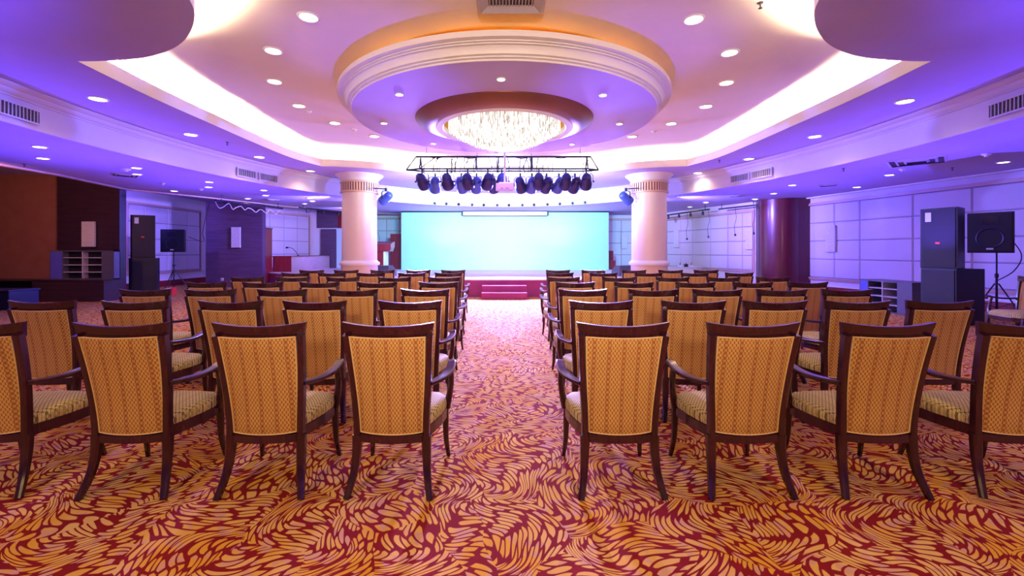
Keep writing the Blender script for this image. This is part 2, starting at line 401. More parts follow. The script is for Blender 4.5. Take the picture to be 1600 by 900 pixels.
# cove lamps in the trough
WARM = (1, .76, .46)
def trough(seg, z=3.80, power=16, col=WARM):
    for (a, b) in zip(seg[:-1], seg[1:]):
        a = Vector(a); b = Vector(b); m = (a+b)/2; L = (b-a).length
        o = lamp('AREA', 'cove_tube_light', (m.x, m.y, z), power*L, col, shape='RECTANGLE', size=L*.82, size_y=.06)
        o.rotation_euler = (PI, 0, 0); o.rotation_euler.z = math.atan2((b-a).y, (b-a).x)
for sx in (-1, 1):
    trough([(sx*x, y) for x, y in [(5.58, 5.5), (5.62, 7.2), (5.62, 8.9)]], power=90)
    trough([(sx*x, y) for x, y in [(5.62, 9.5), (5.58, 10.9), (5.30, 12.4)]], power=90)
    trough([(sx*x, y) for x, y in [(5.0, 12.75), (3.95, 12.98), (2.95, 13.6), (1.5, 14.1)]], power=42)
    trough([(sx*x, y) for x, y in [(5.2, 5.28), (4.4, 5.15), (3.8, 4.85), (3.35, 4.3), (3.05, 3.5), (3.02, 1.5)]], power=85)

# hanging ring in the middle of the tray
DX, DY = 0.0, 8.05
RG = thing('ceiling_ring', 'big round suspended ceiling ring with stepped cream moulding around chandelier', 'ceiling ring', (DX, DY, 0))
RG['kind'] = 'structure'
mb = MB(); mb.lathe([(1.55, 3.70), (2.585, 3.70)], n=96); mb.build('soffit', 'violet_lit', RG)
mb = MB(); mb.lathe([(2.585, 3.70), (2.60, 3.70), (2.60, 3.722), (2.585, 3.727), (2.63, 3.732), (2.63, 3.750), (2.61, 3.756), (2.655, 3.762), (2.66, 3.80), (2.685, 3.835), (2.70, 3.845), (2.68, 3.85), (2.72, 3.855), (2.72, 3.868), (2.70, 3.873), (2.745, 3.878), (2.745, 3.890), (2.715, 3.897), (2.80, 3.905), (2.80, 3.975), (2.55, 3.97), (2.55, 3.9), (2.1, 3.9)], n=96)
mb.build('moulding', 'mould', RG, smooth=True)
mb = MB(); mb.lathe([(2.25, 3.9), (2.25, ZC-.02), (2.44, ZC-.015), (2.44, ZC)], n=64); mb.build('gold_glow_drum', 'gold', RG, smooth=True)  # gold colour on drum and ceiling band stands for the glow above the ring
for i in range(14):
    a = 2*PI*i/14
    o = lamp('AREA', 'ring_cove_light', (DX+2.40*math.cos(a), DY+2.40*math.sin(a), 3.93), 1.0, (1, .36, .02), shape='RECTANGLE', size=.9, size_y=.05)
    o.rotation_euler = (PI, 0, a+PI/2)

# ---- walls
def wall(name, p0, p1, z0, z1, mat, th=.15, side=1):
    a = Vector(p0); b = Vector(p1); d = (b-a).normalized(); n_ = Vector((d.y, -d.x))*side   # n_ points into the room
    q = [a, b, b-n_*th, a-n_*th]
    return struct(name, MB().prism([(v.x, v.y) for v in q], z0, z1), mat)
def panelling(parent, p0, p1, s0, s1, z0, z1, cols, rows, side=1, fr=.09, frame_mat='frame'):
    """framed grid of padded panels on the wall line p0-p1; s0,s1 distances along it; cols/rows = edges as fractions"""
    a = Vector(p0); d = (Vector(p1)-a).normalized(); n_ = Vector((d.y, -d.x))*side
    mat = Matrix(((d.x, n_.x, 0, a.x), (d.y, n_.y, 0, a.y), (0, 0, 1, 0), (0, 0, 0, 1)))
    mb = MB(); mb.box(s0, s1, .0, .012, z0, z1); mb.xf(mat).build('panel_backing', 'groove', parent)
    mb = MB(); g = .012
    for c0, c1 in zip(cols[:-1], cols[1:]):
        for r0, r1 in zip(rows[:-1], rows[1:]):
            x0 = s0+(s1-s0)*c0+g; x1 = s0+(s1-s0)*c1-g; y0 = z0+(z1-z0)*r0+g; y1 = z0+(z1-z0)*r1-g; e = .02
            mb.add([(x0, .012, y0), (x1, .012, y0), (x1, .012, y1), (x0, .012, y1), (x0+e, .03, y0+e), (x1-e, .03, y0+e), (x1-e, .03, y1-e), (x0+e, .03, y1-e)],
                   [(4, 5, 6, 7), (0, 1, 5, 4), (1, 2, 6, 5), (2, 3, 7, 6), (3, 0, 4, 7)])
    mb.xf(mat).build('padded_panels', 'panelcloth', parent)
    mb = MB()
    for (w_, t_) in ((fr, .045), (fr*.45, .07)):
        x0, x1, y0, y1 = s0-w_, s1+w_, z0-w_, z1+w_
        mb.box(x0, s0, 0, t_, y0, y1); mb.box(s1, x1, 0, t_, y0, y1); mb.box(s0, s1, 0, t_, y0, z0); mb.box(s0, s1, 0, t_, z1, y1)
    mb.xf(mat).build('panel_frame', frame_mat, parent)
def skirting(n_, p0, p1, side=1, h=.24, cap='mould', mat='redwood', gap=None):
    a = Vector(p0); b = Vector(p1); d = (b-a).normalized(); nn = Vector((d.y, -d.x))*side
    L = (b-a).length; m4 = Matrix(((d.x, nn.x, 0, a.x), (d.y, nn.y, 0, a.y), (0, 0, 1, 0), (0, 0, 0, 1)))
    o = struct(n_, MB().box(0, L, 0, .03, 0, h).xf(m4), mat)
    MB().box(0, L, 0, .045, h, h+.03).xf(m4).build('cap_moulding', cap, o)
rows4 = [0, .25, .5, .75, 1]
# left far wall
wl = wall('wall_left', (-13.35, 13.3), (-13.35, 21.4), 0, 3.6, 'wallpaint')
panelling(wl, (-13.35, 13.3), (-13.35, 21.4), 2.65, 6.45, .6, 3.08, [0, .2, .5, .8, 1], rows4)
skirting('baseboard_left', (-13.35, 13.3), (-13.35, 21.4))
# purple clad return wall
wp = struct('wall_left_return', MB().box(-11.45, -9.28, 17.3, 17.55, 0, 3.27), 'purplewall')
w2 = wall('wall_back_left', (-10.8, 19.7), (-9.75, 22.7), 0, 3.6, 'wallpaint')
panelling(w2, (-10.8, 19.7), (-9.75, 22.7), .35, 3.05, .62, 3.1, [0, .12, .42, .72, 1], rows4)
w3 = wall('wall_back', (-9.75, 22.7), (7.3, 22.7), 0, 3.6, 'wallpaint')
panelling(w3, (-9.75, 22.7), (7.3, 22.7), 3.3, 4.9, .62, 3.0, [0, .33, .66, 1], rows4)
panelling(w3, (-9.75, 22.7), (7.3, 22.7), 14.85, 16.8, .62, 2.95, [0, .4, .7, 1], rows4)
w4 = wall('wall_back_right', (7.3, 22.7), (9.22, 16.55), 0, 3.3, 'wallpaint')
L4 = math.hypot(1.92, 6.15)
panelling(w4, (7.3, 22.7), (9.22, 16.55), .4, L4-.12, .68, 2.84, [0, .17, .33, .46, .64, .80, .92, 1], rows4)
w5 = wall('wall_right', (10.32, 15.6), (11.9, 6.8), 0, 3.3, 'wallpaint')
L5 = math.hypot(1.58, 8.8)
panelling(w5, (10.32, 15.6), (11.9, 6.8), .3, L5-.1, .52, 2.92, [0, .11, .21, .385, .54, .655, .80, 1], rows4)
skirting('baseboard_right', (10.32, 15.6), (11.9, 6.8))
wall('wall_right_near', (11.9, 6.8), (13.0, -4), 0, 3.3, 'wallpaint')
# dark clad left side with brown partition
wd = struct('wall_left_clad', MB().box(-12.85, -11.06, 12.97, 13.2, 0, 3.6), 'darkwood')
wb = struct('wall_left_partition', MB().box(-15.9, -12.9, 12.97, 13.1, 0, 3.6), 'brown')
struct('wall_left_near', MB().box(-16.1, -16, -4, 24, 0, 3.6), 'darkwood')
# round red-wood pier on the right
t = thing('wood_pier', 'round dark red wooden pier between the two white panelled walls on right', 'pillar', (9.80, 15.95, 0))
mb = MB(); mb.lathe([(.0, 0), (.68, 0), (.68, 3.19), (0, 3.19)], n=64); mb.box(.0, .66, -.66, .0, 0, 3.19); mb.build('shaft', 'pierwood', t, smooth=True)
mb = MB(); mb.lathe([(.70, 0), (.70, .14), (.69, .15)], n=64); mb.build('plinth', 'mahog', t, smooth=True)

# ================================================================== STAGE
st = thing('stage', 'low stage with pale top and maroon front below the lit backdrop', 'stage', (0, 13.7, 0)); 
poly = [(-3.6, 0), (3.6, 0), (3.75, 1.25), (5.6, 1.4), (5.7, 8.8), (-9.6, 8.8), (-9.38, 4.3), (-7.2, 2.6), (-5.6, 1.4), (-3.75, 1.25)]
MB().prism(poly, 0, .50).build('platform', 'stage_front', st)
MB().prism([(x*1.002, y-.01) for x, y in poly], .50, .54).build('stage_floor', 'stage_top', st)
s = thing('stage_steps', 'maroon carpeted two-tread steps in the middle of the stage front', 'steps', (0, 13.0, 0))
MB().box(-.66, .66, 0, .34, 0, .19).build('step', 'stage_front', s, bevel=.012)
MB().box(-.66, .66, .34, .69, 0, .37).build('step', 'stage_front', s, bevel=.012)
b = thing('backdrop_wall', 'wide flat backdrop wall glowing cyan and white on the stage', 'backdrop', (0, 20.4, .54))
MB().box(-4.66, 4.72, 0, .12, 0, 2.60).build('panel', 'screen', b)
MB().box(-4.66, 4.72, -.02, .14, 2.60, 2.66).build('top_shadow_strip', 'metal', b)  # dark strip standing for the shadow along the backdrop's top
s = thing('roller_screen', 'white roll-up projection screen case with dark edges above backdrop', 'projection screen', (.03, 20.28, 3.08))
MB().box(-1.88, 1.88, -.06, .06, -.09, .08).build('case', 'white', s, bevel=.01)
for x in (-1.92, 1.92): MB().box(x-.035, x+.035, -.07, .07, -.10, .09).build('end_cap', 'metal', s)
MB().box(-1.88, 1.88, -.07, .05, -.125, -.09).build('bottom_bar', 'metal', s)

# columns
def column(x, label):
    c = thing('column', label, 'column', (x, 13.9, 0), 0, 'columns flanking the stage')
    MB().lathe([(0, 0), (.60, 0), (.60, .15), (.545, .18), (.545, .95), (.56, .97)], n=64).build('plinth', 'column', c, smooth=True)
    MB().lathe([(.53, .96), (.59, .965), (.605, 1.0), (.605, 1.03), (.59, 1.06), (.555, 1.07), (.545, 1.10), (.53, 1.11)], n=64).build('base_moulding', 'mould', c, smooth=True)
    MB().lathe([(.525, 1.08), (.52, 2.2), (.515, 3.18)], n=64).build('shaft', 'column', c, smooth=True)
    mb = MB(); mb.lathe([(.515, 3.15), (.57, 3.16), (.575, 3.19), (.535, 3.21)], n=64); mb.lathe([(.535, 3.45), (.575, 3.46), (.575, 3.49), (.54, 3.51)], n=64); mb.build('necking', 'capband', c, smooth=True)
    mb = MB(); prof = []
    n = 44
    for i in range(n):
        a0 = 2*PI*i/n; a1 = a0+2*PI/n*.62
        mb.lathe([(.53, 3.20), (.555, 3.20), (.555, 3.46), (.53, 3.46)], n=3, a0=a0, a1=a1)
    mb.build('fluted_band', 'capband', c, smooth=False)
    MB().lathe([(.533, 3.19), (.533, 3.47)], n=64).build('band_core', 'bandcore', c, smooth=True)
    MB().lathe([(.52, 3.50), (.55, 3.52), (.56, 3.55), (.60, 3.60), (.66, 3.66), (.70, 3.69), (.71, ZB)], n=64).build('capital', 'mould', c, smooth=True)
    return c
column(-4.46, 'thick round cream column left of the stage with fluted capital band')
column(4.46, 'thick round cream column right of the stage with fluted capital band')

# ================================================================== CHAIRS
def chair_meshes():
    t = thing('armchair', '', 'chair', (0, 0, 0))
    # side posts: above the seat rail
    def post(sx):
        P = [(sx*.200, .0, .30), (sx*.203, -.004, .45), (sx*.214, -.022, .62), (sx*.226, -.055, .80), (sx*.236, -.085, .93)]
        return MB().tube(spline(P, 3), 0, sect=(.054, .036), up=(1, 0, 0))
    def section_tube(P, sec, up=(1, 0, 0)): return MB().tube(P, 0, sect=sec, up=up)
    for sx in (-1, 1):
        post(sx).build('side_post', 'mahog', t, smooth=True)
        P = spline([(sx*.200, .0, .335), (sx*.203, -.004, .24), (sx*.212, -.030, .12), (sx*.236, -.085, .0)], 3)
        n = len(P); sec = [(.054-.020*i/(n-1), .056-.022*i/(n-1)) for i in range(n)]
        section_tube(P, sec).build('leg', 'mahog', t, smooth=True)
        P = spline([(sx*.245, .420, .37), (sx*.247, .432, .25), (sx*.250, .440, .12), (sx*.262, .470, .0)], 3)
        n = len(P); sec = [(.044-.020*i/(n-1), .046-.022*i/(n-1)) for i in range(n)]
        section_tube(P, sec).build('leg', 'mahog', t, smooth=True)
        # arm
        P = spline([(sx*.222, -.030, .640), (sx*.250, .06, .632), (sx*.285, .18, .632), (sx*.300, .29, .648), (sx*.297, .37, .668), (sx*.292, .405, .650), (sx*.290, .400, .622)], 4)
        n = len(P); sec = [(.034+.022*math.sin(PI*min(1, i/(n*.9))), .026) for i in range(n)]
        a = section_tube(P, sec, up=(0, 0, 1)).build('arm', 'mahog', t, smooth=True)
        P = spline([(sx*.262, .385, .36), (sx*.282, .375, .46), (sx*.296, .345, .55), (sx*.297, .315, .645)], 3)
        n = len(P); sec = [(.042-.010*i/(n-1), .044-.012*i/(n-1)) for i in range(n)]
        section_tube(P, sec).build('support', 'mahog', a, smooth=True)
    # crest rail: curved in plan and concave on top
    mb = MB(); N = 14; vs = []
    for i in range(N+1):
        u = -1+2*i/N; x0 = u*.262; yb = -.105+.028*u*u
        zt = .978+.022*u*u; xb = u*.243; zb = .908+.006*u*u
        for (x, y, z) in ((x0, yb-.016, zt), (x0, yb+.014, zt), (xb, yb+.034, zb), (xb, yb+.004, zb)): vs.append((x, y, z))
    fs = []
    for i in range(N):
        for j in range(4): fs.append((i*4+j, i*4+(j+1) % 4, (i+1)*4+(j+1) % 4, (i+1)*4+j))
    fs += [(3, 2, 1, 0), (N*4, N*4+1, N*4+2, N*4+3)]
    mb.add(vs, fs); mb.build('crest_rail', 'mahog', t, bevel=.004)
    # lower back rail
    mb = MB(); vs = []
    for i in range(N+1):
        u = -1+2*i/N; x = u*.195; y = .002-.022*(1-u*u)
        z1 = .345-.008*(1-u*u); z0 = .298-.004*(1-u*u)
        for p in ((x, y-.018, z0), (x, y+.018, z0), (x, y+.014, z1), (x, y-.014, z1)): vs.append(p)
    mb.add(vs, fs); mb.build('back_rail', 'mahog', t, bevel=.003)
    # padded back
    def backpt(u, v, off):
        hw = .178+.034*v
        z = .354+.566*v-(.010*(1-u*u) if v < .5 else .006*(1-u*u))*abs(2*v-1)
        y = .002-.094*v**1.6-.020*(1-u*u)
        return (u*hw, y+off, z)
    NU, NV = 10, 14; mb = MB(); vs = []; fs2 = []
    for sgn in (-1, 1):
        for j in range(NV+1):
            for i in range(NU+1):
                u = -1+2*i/NU; v = j/NV; e = min(1, 6*min(1-abs(u), 2*min(v, 1-v))+.35)
                vs.append(backpt(u, v, sgn*(.006+.016*e)))
    B = (NU+1)*(NV+1)
    for j in range(NV):
        for i in range(NU):
            a = j*(NU+1)+i; q = (a, a+1, a+NU+2, a+NU+1); fs2.append(q); fs2.append(tuple(B+k_ for k_ in reversed(q)))
    edge = [i for i in range(NU+1)]+[(j+1)*(NU+1)-1 for j in range(1, NV+1)]+[NV*(NU+1)+i for i in range(NU-1, -1, -1)]+[j*(NU+1) for j in range(NV-1, 0, -1)]
    for a, b_ in zip(edge, edge[1:]+edge[:1]): fs2.append((a, b_, B+b_, B+a))
    mb.add(vs, fs2); bk = mb.build('backrest', 'back', t, smooth=True)
    path = [backpt(-1+2*i/10, 0, -.013) for i in range(11)]+[backpt(1, j/10, -.013) for j in range(1, 11)]+[backpt(1-2*i/10, 1, -.013) for i in range(1, 11)]+[backpt(-1, 1-j/10, -.013) for j in range(1, 11)]
    MB().tube(path, .0042, n=6).build('piping', 'piping', bk, smooth=True)
    # seat rail and seat
    def outline(gx, gy):
        pts = [(-.200-gx, .0-gy*.3), (-.232-gx, .10), (-.258-gx, .22), (-.268-gx, .33), (-.258-gx, .40+gy*.5), (-.225-gx*.6, .445+gy), (-.12, .468+gy), (0, .475+gy)]
        return pts+[(-x, y) for x, y in reversed(pts[:-1])]
    mb = MB(); mb.prism(outline(0, 0), .312, .378); mb.build('seat_rail', 'mahog', t, bevel=.006)
    o = outline(-.004, -.004); n = len(o); vs = []; lay = [(1.0, .375), (1.012, .40), (1.0, .425), (.93, .447), (.75, .462), (.40, .470), (.0, .472)]
    for sc_, z in lay:
        for (x, y) in o: vs.append((x*sc_, .235+(y-.235)*sc_, z))
    fs3 = []
    for a in range(len(lay)-1):
        for i in range(n): fs3.append((a*n+i, a*n+(i+1) % n, (a+1)*n+(i+1) % n, (a+1)*n+i))
    st_ = MB().add(vs, fs3).build('seat', 'seatf', t, smooth=True)
    return t
ch0 = chair_meshes(); used = [False]
def place_chair(x, y, rz, label, group):
    if not used[0]:
        used[0] = True; ch0.location = (x, y, 0); ch0.rotation_euler = (0, 0, rz); ch0['label'] = label; ch0['group'] = group; return ch0
    return dup(ch0, (x, y, 0), rz, label, group)
rowY = [2.52, 3.65, 4.75, 5.86, 7.0, 8.38, 9.59]
Lc = [[605, 402, 185, -45], [640, 490, 358, 209, 62], [664, 551, 439.5, 327, 224.5], [685, 589, 498.5, 409.5, 321.5], [694, 616, 535, 457, 386],
      [700.5, 643, 579.5, 518, 461], [708, 653.5, 597.5, 540.5, 486.5]]
Rc = [[975, 1180, 1392, 1612], [940, 1085, 1213, 1341, 1472], [911, 1021, 1122, 1223, 1325], [899, 991, 1087.5, 1177.5, 1263.5], [881, 967, 1051.5, 1131, 1209],
      [875, 943, 1014, 1086, 1156], [872, 927.5, 991, 1048.5, 1104]]
ROWN = ['front row nearest camera', 'second row from camera', 'third row from camera', 'fourth row from camera', 'fifth row from camera', 'row second from stage', 'row closest to stage']
SEATN = ['beside the aisle', 'second from aisle', 'third from aisle', 'fourth from aisle', 'fifth from aisle']
rt = random.Random(3)
for side, cols in ((-1, Lc), (1, Rc)):
    for i, row in enumerate(cols):
        for j, px in enumerate(row):
            x = (px-VX)/F*rowY[i]; rz = side*R([0.5, 1, 2, 3, 3][j])*(-1 if j else 1)+R(rt.uniform(-1.5, 1.5))
            sd = 'left' if side < 0 else 'right'
            sn = SEATN[j]
            # crest line sits .10 m behind the chair origin
            dx, dy = .10*math.sin(-rz), .10*math.cos(rz)
            place_chair(x+dx, rowY[i]+dy, rz, f'mahogany armchair with gold back, {sd} block, {ROWN[i]}, {sn}',
                        f'rows of armchairs {sd} of the aisle')
place_chair(8.25, 7.05, R(90), 'lone mahogany armchair turned sideways beside the right tripod speaker', 'single side chair')

# ================================================================== DOWNLIGHTS
def downlight(name='downlight', r=.085):
    d = thing(name, '', 'ceiling light', (0, 0, 0))
    MB().lathe([(r, .0), (r, -.012), (r*1.12, -.018), (r*1.28, -.008), (r*1.32, .0)], n=24).build('rim', 'white', d, smooth=True)
    MB().lathe([(0, -.006), (r, -.006)], n=24).build('lens', 'lens', d)
    return d
DLC = (1, .66, .30)
dl_proto = {}
def place_dl(px, py, z, label, group, r=.085, power=22, size=R(130), col=DLC):
    x, y = at(px, py, z)
    if r not in dl_proto: d = downlight(r=r); dl_proto[r] = d; d.location = (x, y, z); d['label'] = label; d['group'] = group
    else:
        src = dl_proto[r]; d = src.copy(); C.objects.link(d); d.location = (x, y, z); d['label'] = label; d['group'] = group
        for ch in [c for c in src.children if c.type == 'MESH']:
            c = ch.copy(); C.objects.link(c); c.parent = d
    o = lamp('SPOT', 'lamp', (0, 0, -.05), power, col, parent=d, aim=(0, 0, -1), spot_size=size, spot_blend=.8, shadow_soft_size=.06)
    return d
T_ = 'recessed round light in the cream tray ceiling, '
PWT = 34
for px, py, l in ((482, 26, 'left, nearest the camera'), (427, 79, 'left, second from the camera'), (429, 127, 'left, third from the camera'), (467, 165, 'left, fourth from the camera'),
                  (523, 192, 'left, fifth, just before the ring edge'), (585, 212.6, 'left, furthest, behind the ring edge'),
                  (1084, 30, 'right, nearest the camera'), (1140, 82, 'right, second from the camera'), (1135, 129, 'right, third from the camera'), (1103, 166, 'right, fourth from the camera'),
                  (1049, 193, 'right, fifth, just before the ring edge'), (988, 213, 'right, furthest, behind the ring edge')):
    place_dl(px, py, ZC-.001, T_+l, 'lights in the tray ceiling', .10, 40 if py < 90 else 22, col=(1, .66, .30) if py < 90 else (1, .52, .62))
T_ = 'small bright spotlight under the suspended ring, '
for px, py, l in ((783, 123, 'in front of the chandelier'), (624, 147, 'front left'), (942, 148, 'front right'), (600, 192, 'far left'), (968, 193, 'far right'),
                  (677, 224, 'back left'), (894, 225, 'back right'), (787, 236, 'behind the chandelier')):
    place_dl(px, py, 3.699, T_+l, 'lights in the suspended ring', .05, 110, col=(.42, .34, 1))
T_ = 'recessed round light in the violet curved soffit, '
for px, py, l in ((153, 154, 'left, nearest the camera'), (298, 210, 'left, second from the camera'), (405, 245, 'left, third from the camera'), (485, 267, 'left, beside the column'),
                  (1414, 158, 'right, nearest the camera'), (1273, 213, 'right, second from the camera'), (1170, 248, 'right, third from the camera'), (1090, 270, 'right, beside the column')):
    place_dl(px, py, ZB-.001, T_+l, 'lights in the curved soffit', .105, 45)
T_ = 'round light in the low outer ceiling, '
A_L = ((62, 229, 'left, nearest, front of a pair'), (67, 247, 'left, nearest, back of a pair'), (213, 262, 'left, front of the pair by the smoke detector'), (214, 272, 'left, back of the pair by the smoke detector'),
       (327, 284, 'left, brighter of the pair under the vents'), (326, 292, 'left, behind the bright one under the vents'), (272, 298, 'left, single one above the speaker stand'),
       (412, 297, 'left, front of the pair right of the vents'), (415, 305, 'left, back of the pair right of the vents'), (387, 310, 'left, single one above the purple wall'),
       (485, 309, 'left, front of three by the column'), (488, 314, 'left, middle of three by the column'), (476, 318, 'left, rear of three by the column'),
       (1390, 273, 'right, nearest the big diffuser'), (1339, 292, 'right, above the white panels'), (1238, 289, 'right, above the wooden pier'), (1209, 302, 'right, left of the wooden pier top'),
       (1103, 316, 'right, right of the column'), (1078, 323, 'right, close behind the column'), (1180, 311, 'right, small one at the wall edge'), (1568, 253, 'right, at the frame edge'))
for px, py, l in A_L:
    place_dl(px, py, ZA-.001, T_+l, 'lights in the low outer ceiling', .0851, 14, col=(1, .6, .45))

# ================================================================== CHANDELIER
ch = thing('chandelier', 'large round crystal chandelier glowing in the middle of the ceiling ring', 'chandelier', (DX, DY, 3.2))
mb = MB(); mb.lathe([(1.565, .505), (1.56, .49), (1.50, .455), (1.36, .40), (1.22, .365), (1.20, .365)], n=96); mb.build('bronze_bowl', 'recess', ch, smooth=True)
mb = MB(); mb.lathe([(1.21, .365), (1.20, .355), (1.09, .355), (1.08, .365), (1.08, .45)], n=96); mb.build('white_ring', 'white', ch, smooth=True)
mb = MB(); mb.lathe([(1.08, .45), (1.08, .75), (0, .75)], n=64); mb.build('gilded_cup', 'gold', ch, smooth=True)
mb = MB(); rr = random.Random(5); cnt = 0
def strand(mb, x, y, z0, z1, w_):
    mb.add([(x-w_, y-w_, z1), (x+w_, y-w_, z1), (x+w_, y+w_, z1), (x-w_, y+w_, z1), (x, y, z0)]+[(x-w_, y-w_, z0+w_*3), (x+w_, y-w_, z0+w_*3), (x+w_, y+w_, z0+w_*3), (x-w_, y+w_, z0+w_*3)],
           [(0, 1, 6, 5), (1, 2, 7, 6), (2, 3, 8, 7), (3, 0, 5, 8), (5, 6, 4), (6, 7, 4), (7, 8, 4), (8, 5, 4)])
r = .985
while r > .03:
    n = max(3, int(2*PI*r/.024))
    zb = .01+.31*(r/.985)**2.2
    for i in range(n):
        a = 2*PI*(i+rr.random()*.6)/n
        strand(mb, r*math.cos(a), r*math.sin(a), zb+rr.uniform(-.012, .02), .62 if r > .9 else zb+.22, .0065)
    r -= .055 if r > .9 else .05
tag(mb.build('crystal_strands', 'crystal', ch), kind='stuff')
mb = MB(); mb.lathe([(.0, .20), (.3, .22), (.6, .30), (.80, .42), (.80, .60), (0, .62)], n=48); mb.build('inner_glow_diffuser', 'glow', ch, smooth=True)
lamp('POINT', 'lamp', (DX, DY, 3.12), 14, (1, .92, .8), shadow_soft_size=.05)

# ================================================================== VENTS ON THE FASCIA
def ell_at_px(px):
    best = None
    for i in range(4000):
        a = 2*PI*i/4000; x = ECX+EA*math.cos(a); y = ECY+EB*math.sin(a)
        if y < 2: continue
        d = abs(VX+F*x/y-px)
        if best is None or d < best[0]:
            # take the near-side solution (the flank of the ellipse)
            best = (d, x, y, a)
    return best[1:]
def vent(px0, px1, label):
    x0, y0, _ = ell_at_px(px0); x1, y1, _ = ell_at_px(px1)
    a = Vector((x0, y0)); b_ = Vector((x1, y1)); d = (b_-a).normalized(); m = (a+b_)/2
    nn = Vector((d.y, -d.x)); 
    if nn.dot(Vector((0, 8))-m) < 0: nn = -nn
    L = (b_-a).length/2*.96
    t = thing('air_vent', label, 'air vent', (m.x+nn.x*.03, m.y+nn.y*.03, 3.37), math.atan2(d.y, d.x), 'air vents on the curved fascia')
    sgn = 1 if Vector((-math.sin(t.rotation_euler.z), math.cos(t.rotation_euler.z))).dot(nn) > 0 else -1
    yy = lambda q: q*sgn
    def bx(mb, x0, x1, q0, q1, z0, z1): mb.box(x0, x1, min(yy(q0), yy(q1)), max(yy(q0), yy(q1)), z0, z1)
    mb = MB(); bx(mb, -L, L, 0, .006, -.085, .085); mb.build('backing', 'slot', t)
    mb = MB(); bx(mb, -L-.02, L+.02, 0, .02, .085, .105); bx(mb, -L-.02, L+.02, 0, .02, -.105, -.085); bx(mb, -L-.02, -L, 0, .02, -.085, .085); bx(mb, L, L+.02, 0, .02, -.085, .085); mb.build('frame', 'fascia', t)
    mb = MB(); n = max(6, int(2*L/.055))
    for i in range(n):
        x = -L+2*L*(i+.5)/n; bx(mb, x-.009, x+.009, .004, .016, -.085, .085)
    mb.build('louvres', 'slat', t)
vent(-60, 58, 'louvred air vent at the far left end of the fascia, nearest the camera')
vent(369, 399, 'left of the two air vents on the left fascia')
vent(403, 432, 'right of the two air vents on the left fascia')
vent(1143, 1172, 'left of the two air vents on the right fascia')
vent(1176, 1208, 'right of the two air vents on the right fascia')
vent(1549, 1660, 'louvred air vent at the far right end of the fascia, nearest the camera')
# cassette diffuser at the top of the picture
x, y = at(798, 22, 4.12)
t = thing('air_cassette', 'square grey ceiling air grille at the top centre in front of the ring', 'air vent', (x, y-.36, 4.2))
mb = MB()
for (a, z0, z1, b_) in ((.38, -.085, 0, .30),):
    mb.add([(-a, -a, 0), (a, -a, 0), (a, a, 0), (-a, a, 0), (-a, -a, -.05), (a, -a, -.05), (a, a, -.05), (-a, a, -.05), (-a+.04, -a+.04, -.085), (a-.04, -a+.04, -.085), (a-.04, a-.04, -.085), (-a+.04, a-.04, -.085), (-.25, -.25, -.04), (.25, -.25, -.04), (.25, .25, -.04), (-.25, .25, -.04)],
           [(0, 1, 5, 4), (1, 2, 6, 5), (2, 3, 7, 6), (3, 0, 4, 7), (4, 5, 9, 8), (5, 6, 10, 9), (6, 7, 11, 10), (7, 4, 8, 11), (8, 9, 13, 12), (9, 10, 14, 13), (10, 11, 15, 14), (11, 8, 12, 15)])
mb.build('housing', 'slat', t)
mb = MB(); mb.box(-.25, .25, -.25, .25, -.035, -.03); mb.build('backing', 'slot', t)
mb = MB()
for i in range(14): mb.box(-.24+i*.036, -.228+i*.036, -.25, .25, -.055, -.035)
mb.build('louvres', 'slat', t)

# ceiling diffusers, detectors, sprinklers
def diffuser(px, py, label, s=.55):
    x, y = at(px, py, ZA); t = thing('ceiling_diffuser', label, 'air diffuser', (x, y, ZA), R(45), 'flat air diffusers in the outer ceiling')
    mb = MB()
    for k_ in range(3):
        a = s/2*(1-.28*k_); b_ = a-.05; z = -.012-.004*k_
        mb.add([(-a, -a, -.002), (a, -a, -.002), (a, a, -.002), (-a, a, -.002), (-b_, -b_, z-.01), (b_, -b_, z-.01), (b_, b_, z-.01), (-b_, b_, z-.01)], [(0, 1, 5, 4), (1, 2, 6, 5), (2, 3, 7, 6), (3, 0, 4, 7)])
    mb.build('cones', 'slat', t); MB().box(-s/2+.02, s/2-.02, -s/2+.02, s/2-.02, -.006, -.001).build('backing', 'slot', t)
diffuser(196, 273, 'square ceiling diffuser on the left above the tall speaker')
diffuser(1432, 252, 'large square ceiling diffuser on the right above the tall speaker', .9)
diffuser(1293, 289, 'small square ceiling diffuser on the right above the white panels', .45)
diffuser(1150, 306, 'small square ceiling diffuser on the right before the wooden pier', .45)
diffuser(425, 312, 'small square ceiling diffuser on the left above the purple wall', .45)
def detector(px, py, z, label, r=.055):
    x, y = at(px, py, z); t = thing('smoke_detector', label, 'smoke detector', (x, y, z), 0, 'detectors on the ceilings')
    MB().lathe([(r*1.1, 0), (r*1.1, -.015), (r, -.03), (0, -.03)], n=20).build('base', 'white', t, smooth=True)
    MB().lathe([(r*.6, -.03), (r*.5, -.055), (0, -.06)], n=20).build('sensor', 'white', t, smooth=True)
for a in ((482, 173, ZC, 'small detector on the tray ceiling left of the ring'), (1022, 204, ZC, 'dark detector on the tray ceiling right of the ring'), (553, 202, ZC, 'detector on the tray ceiling beside the ring, left'),
          (254, 286, ZA, 'detector on the low ceiling left, before the white panels'), (1410, 264, ZA, 'round detector on the low ceiling below the right diffuser'), (314, 295, ZA, 'tiny detector on the low ceiling left of the bright light')):
    detector(*a)
detector(196, 264, ZA, 'white dome camera on the low left ceiling beside a light', .09)
detector(1541, 240, ZA, 'detector on the low right ceiling near the frame edge', .06)
x, y = at(1562, 262, ZA)
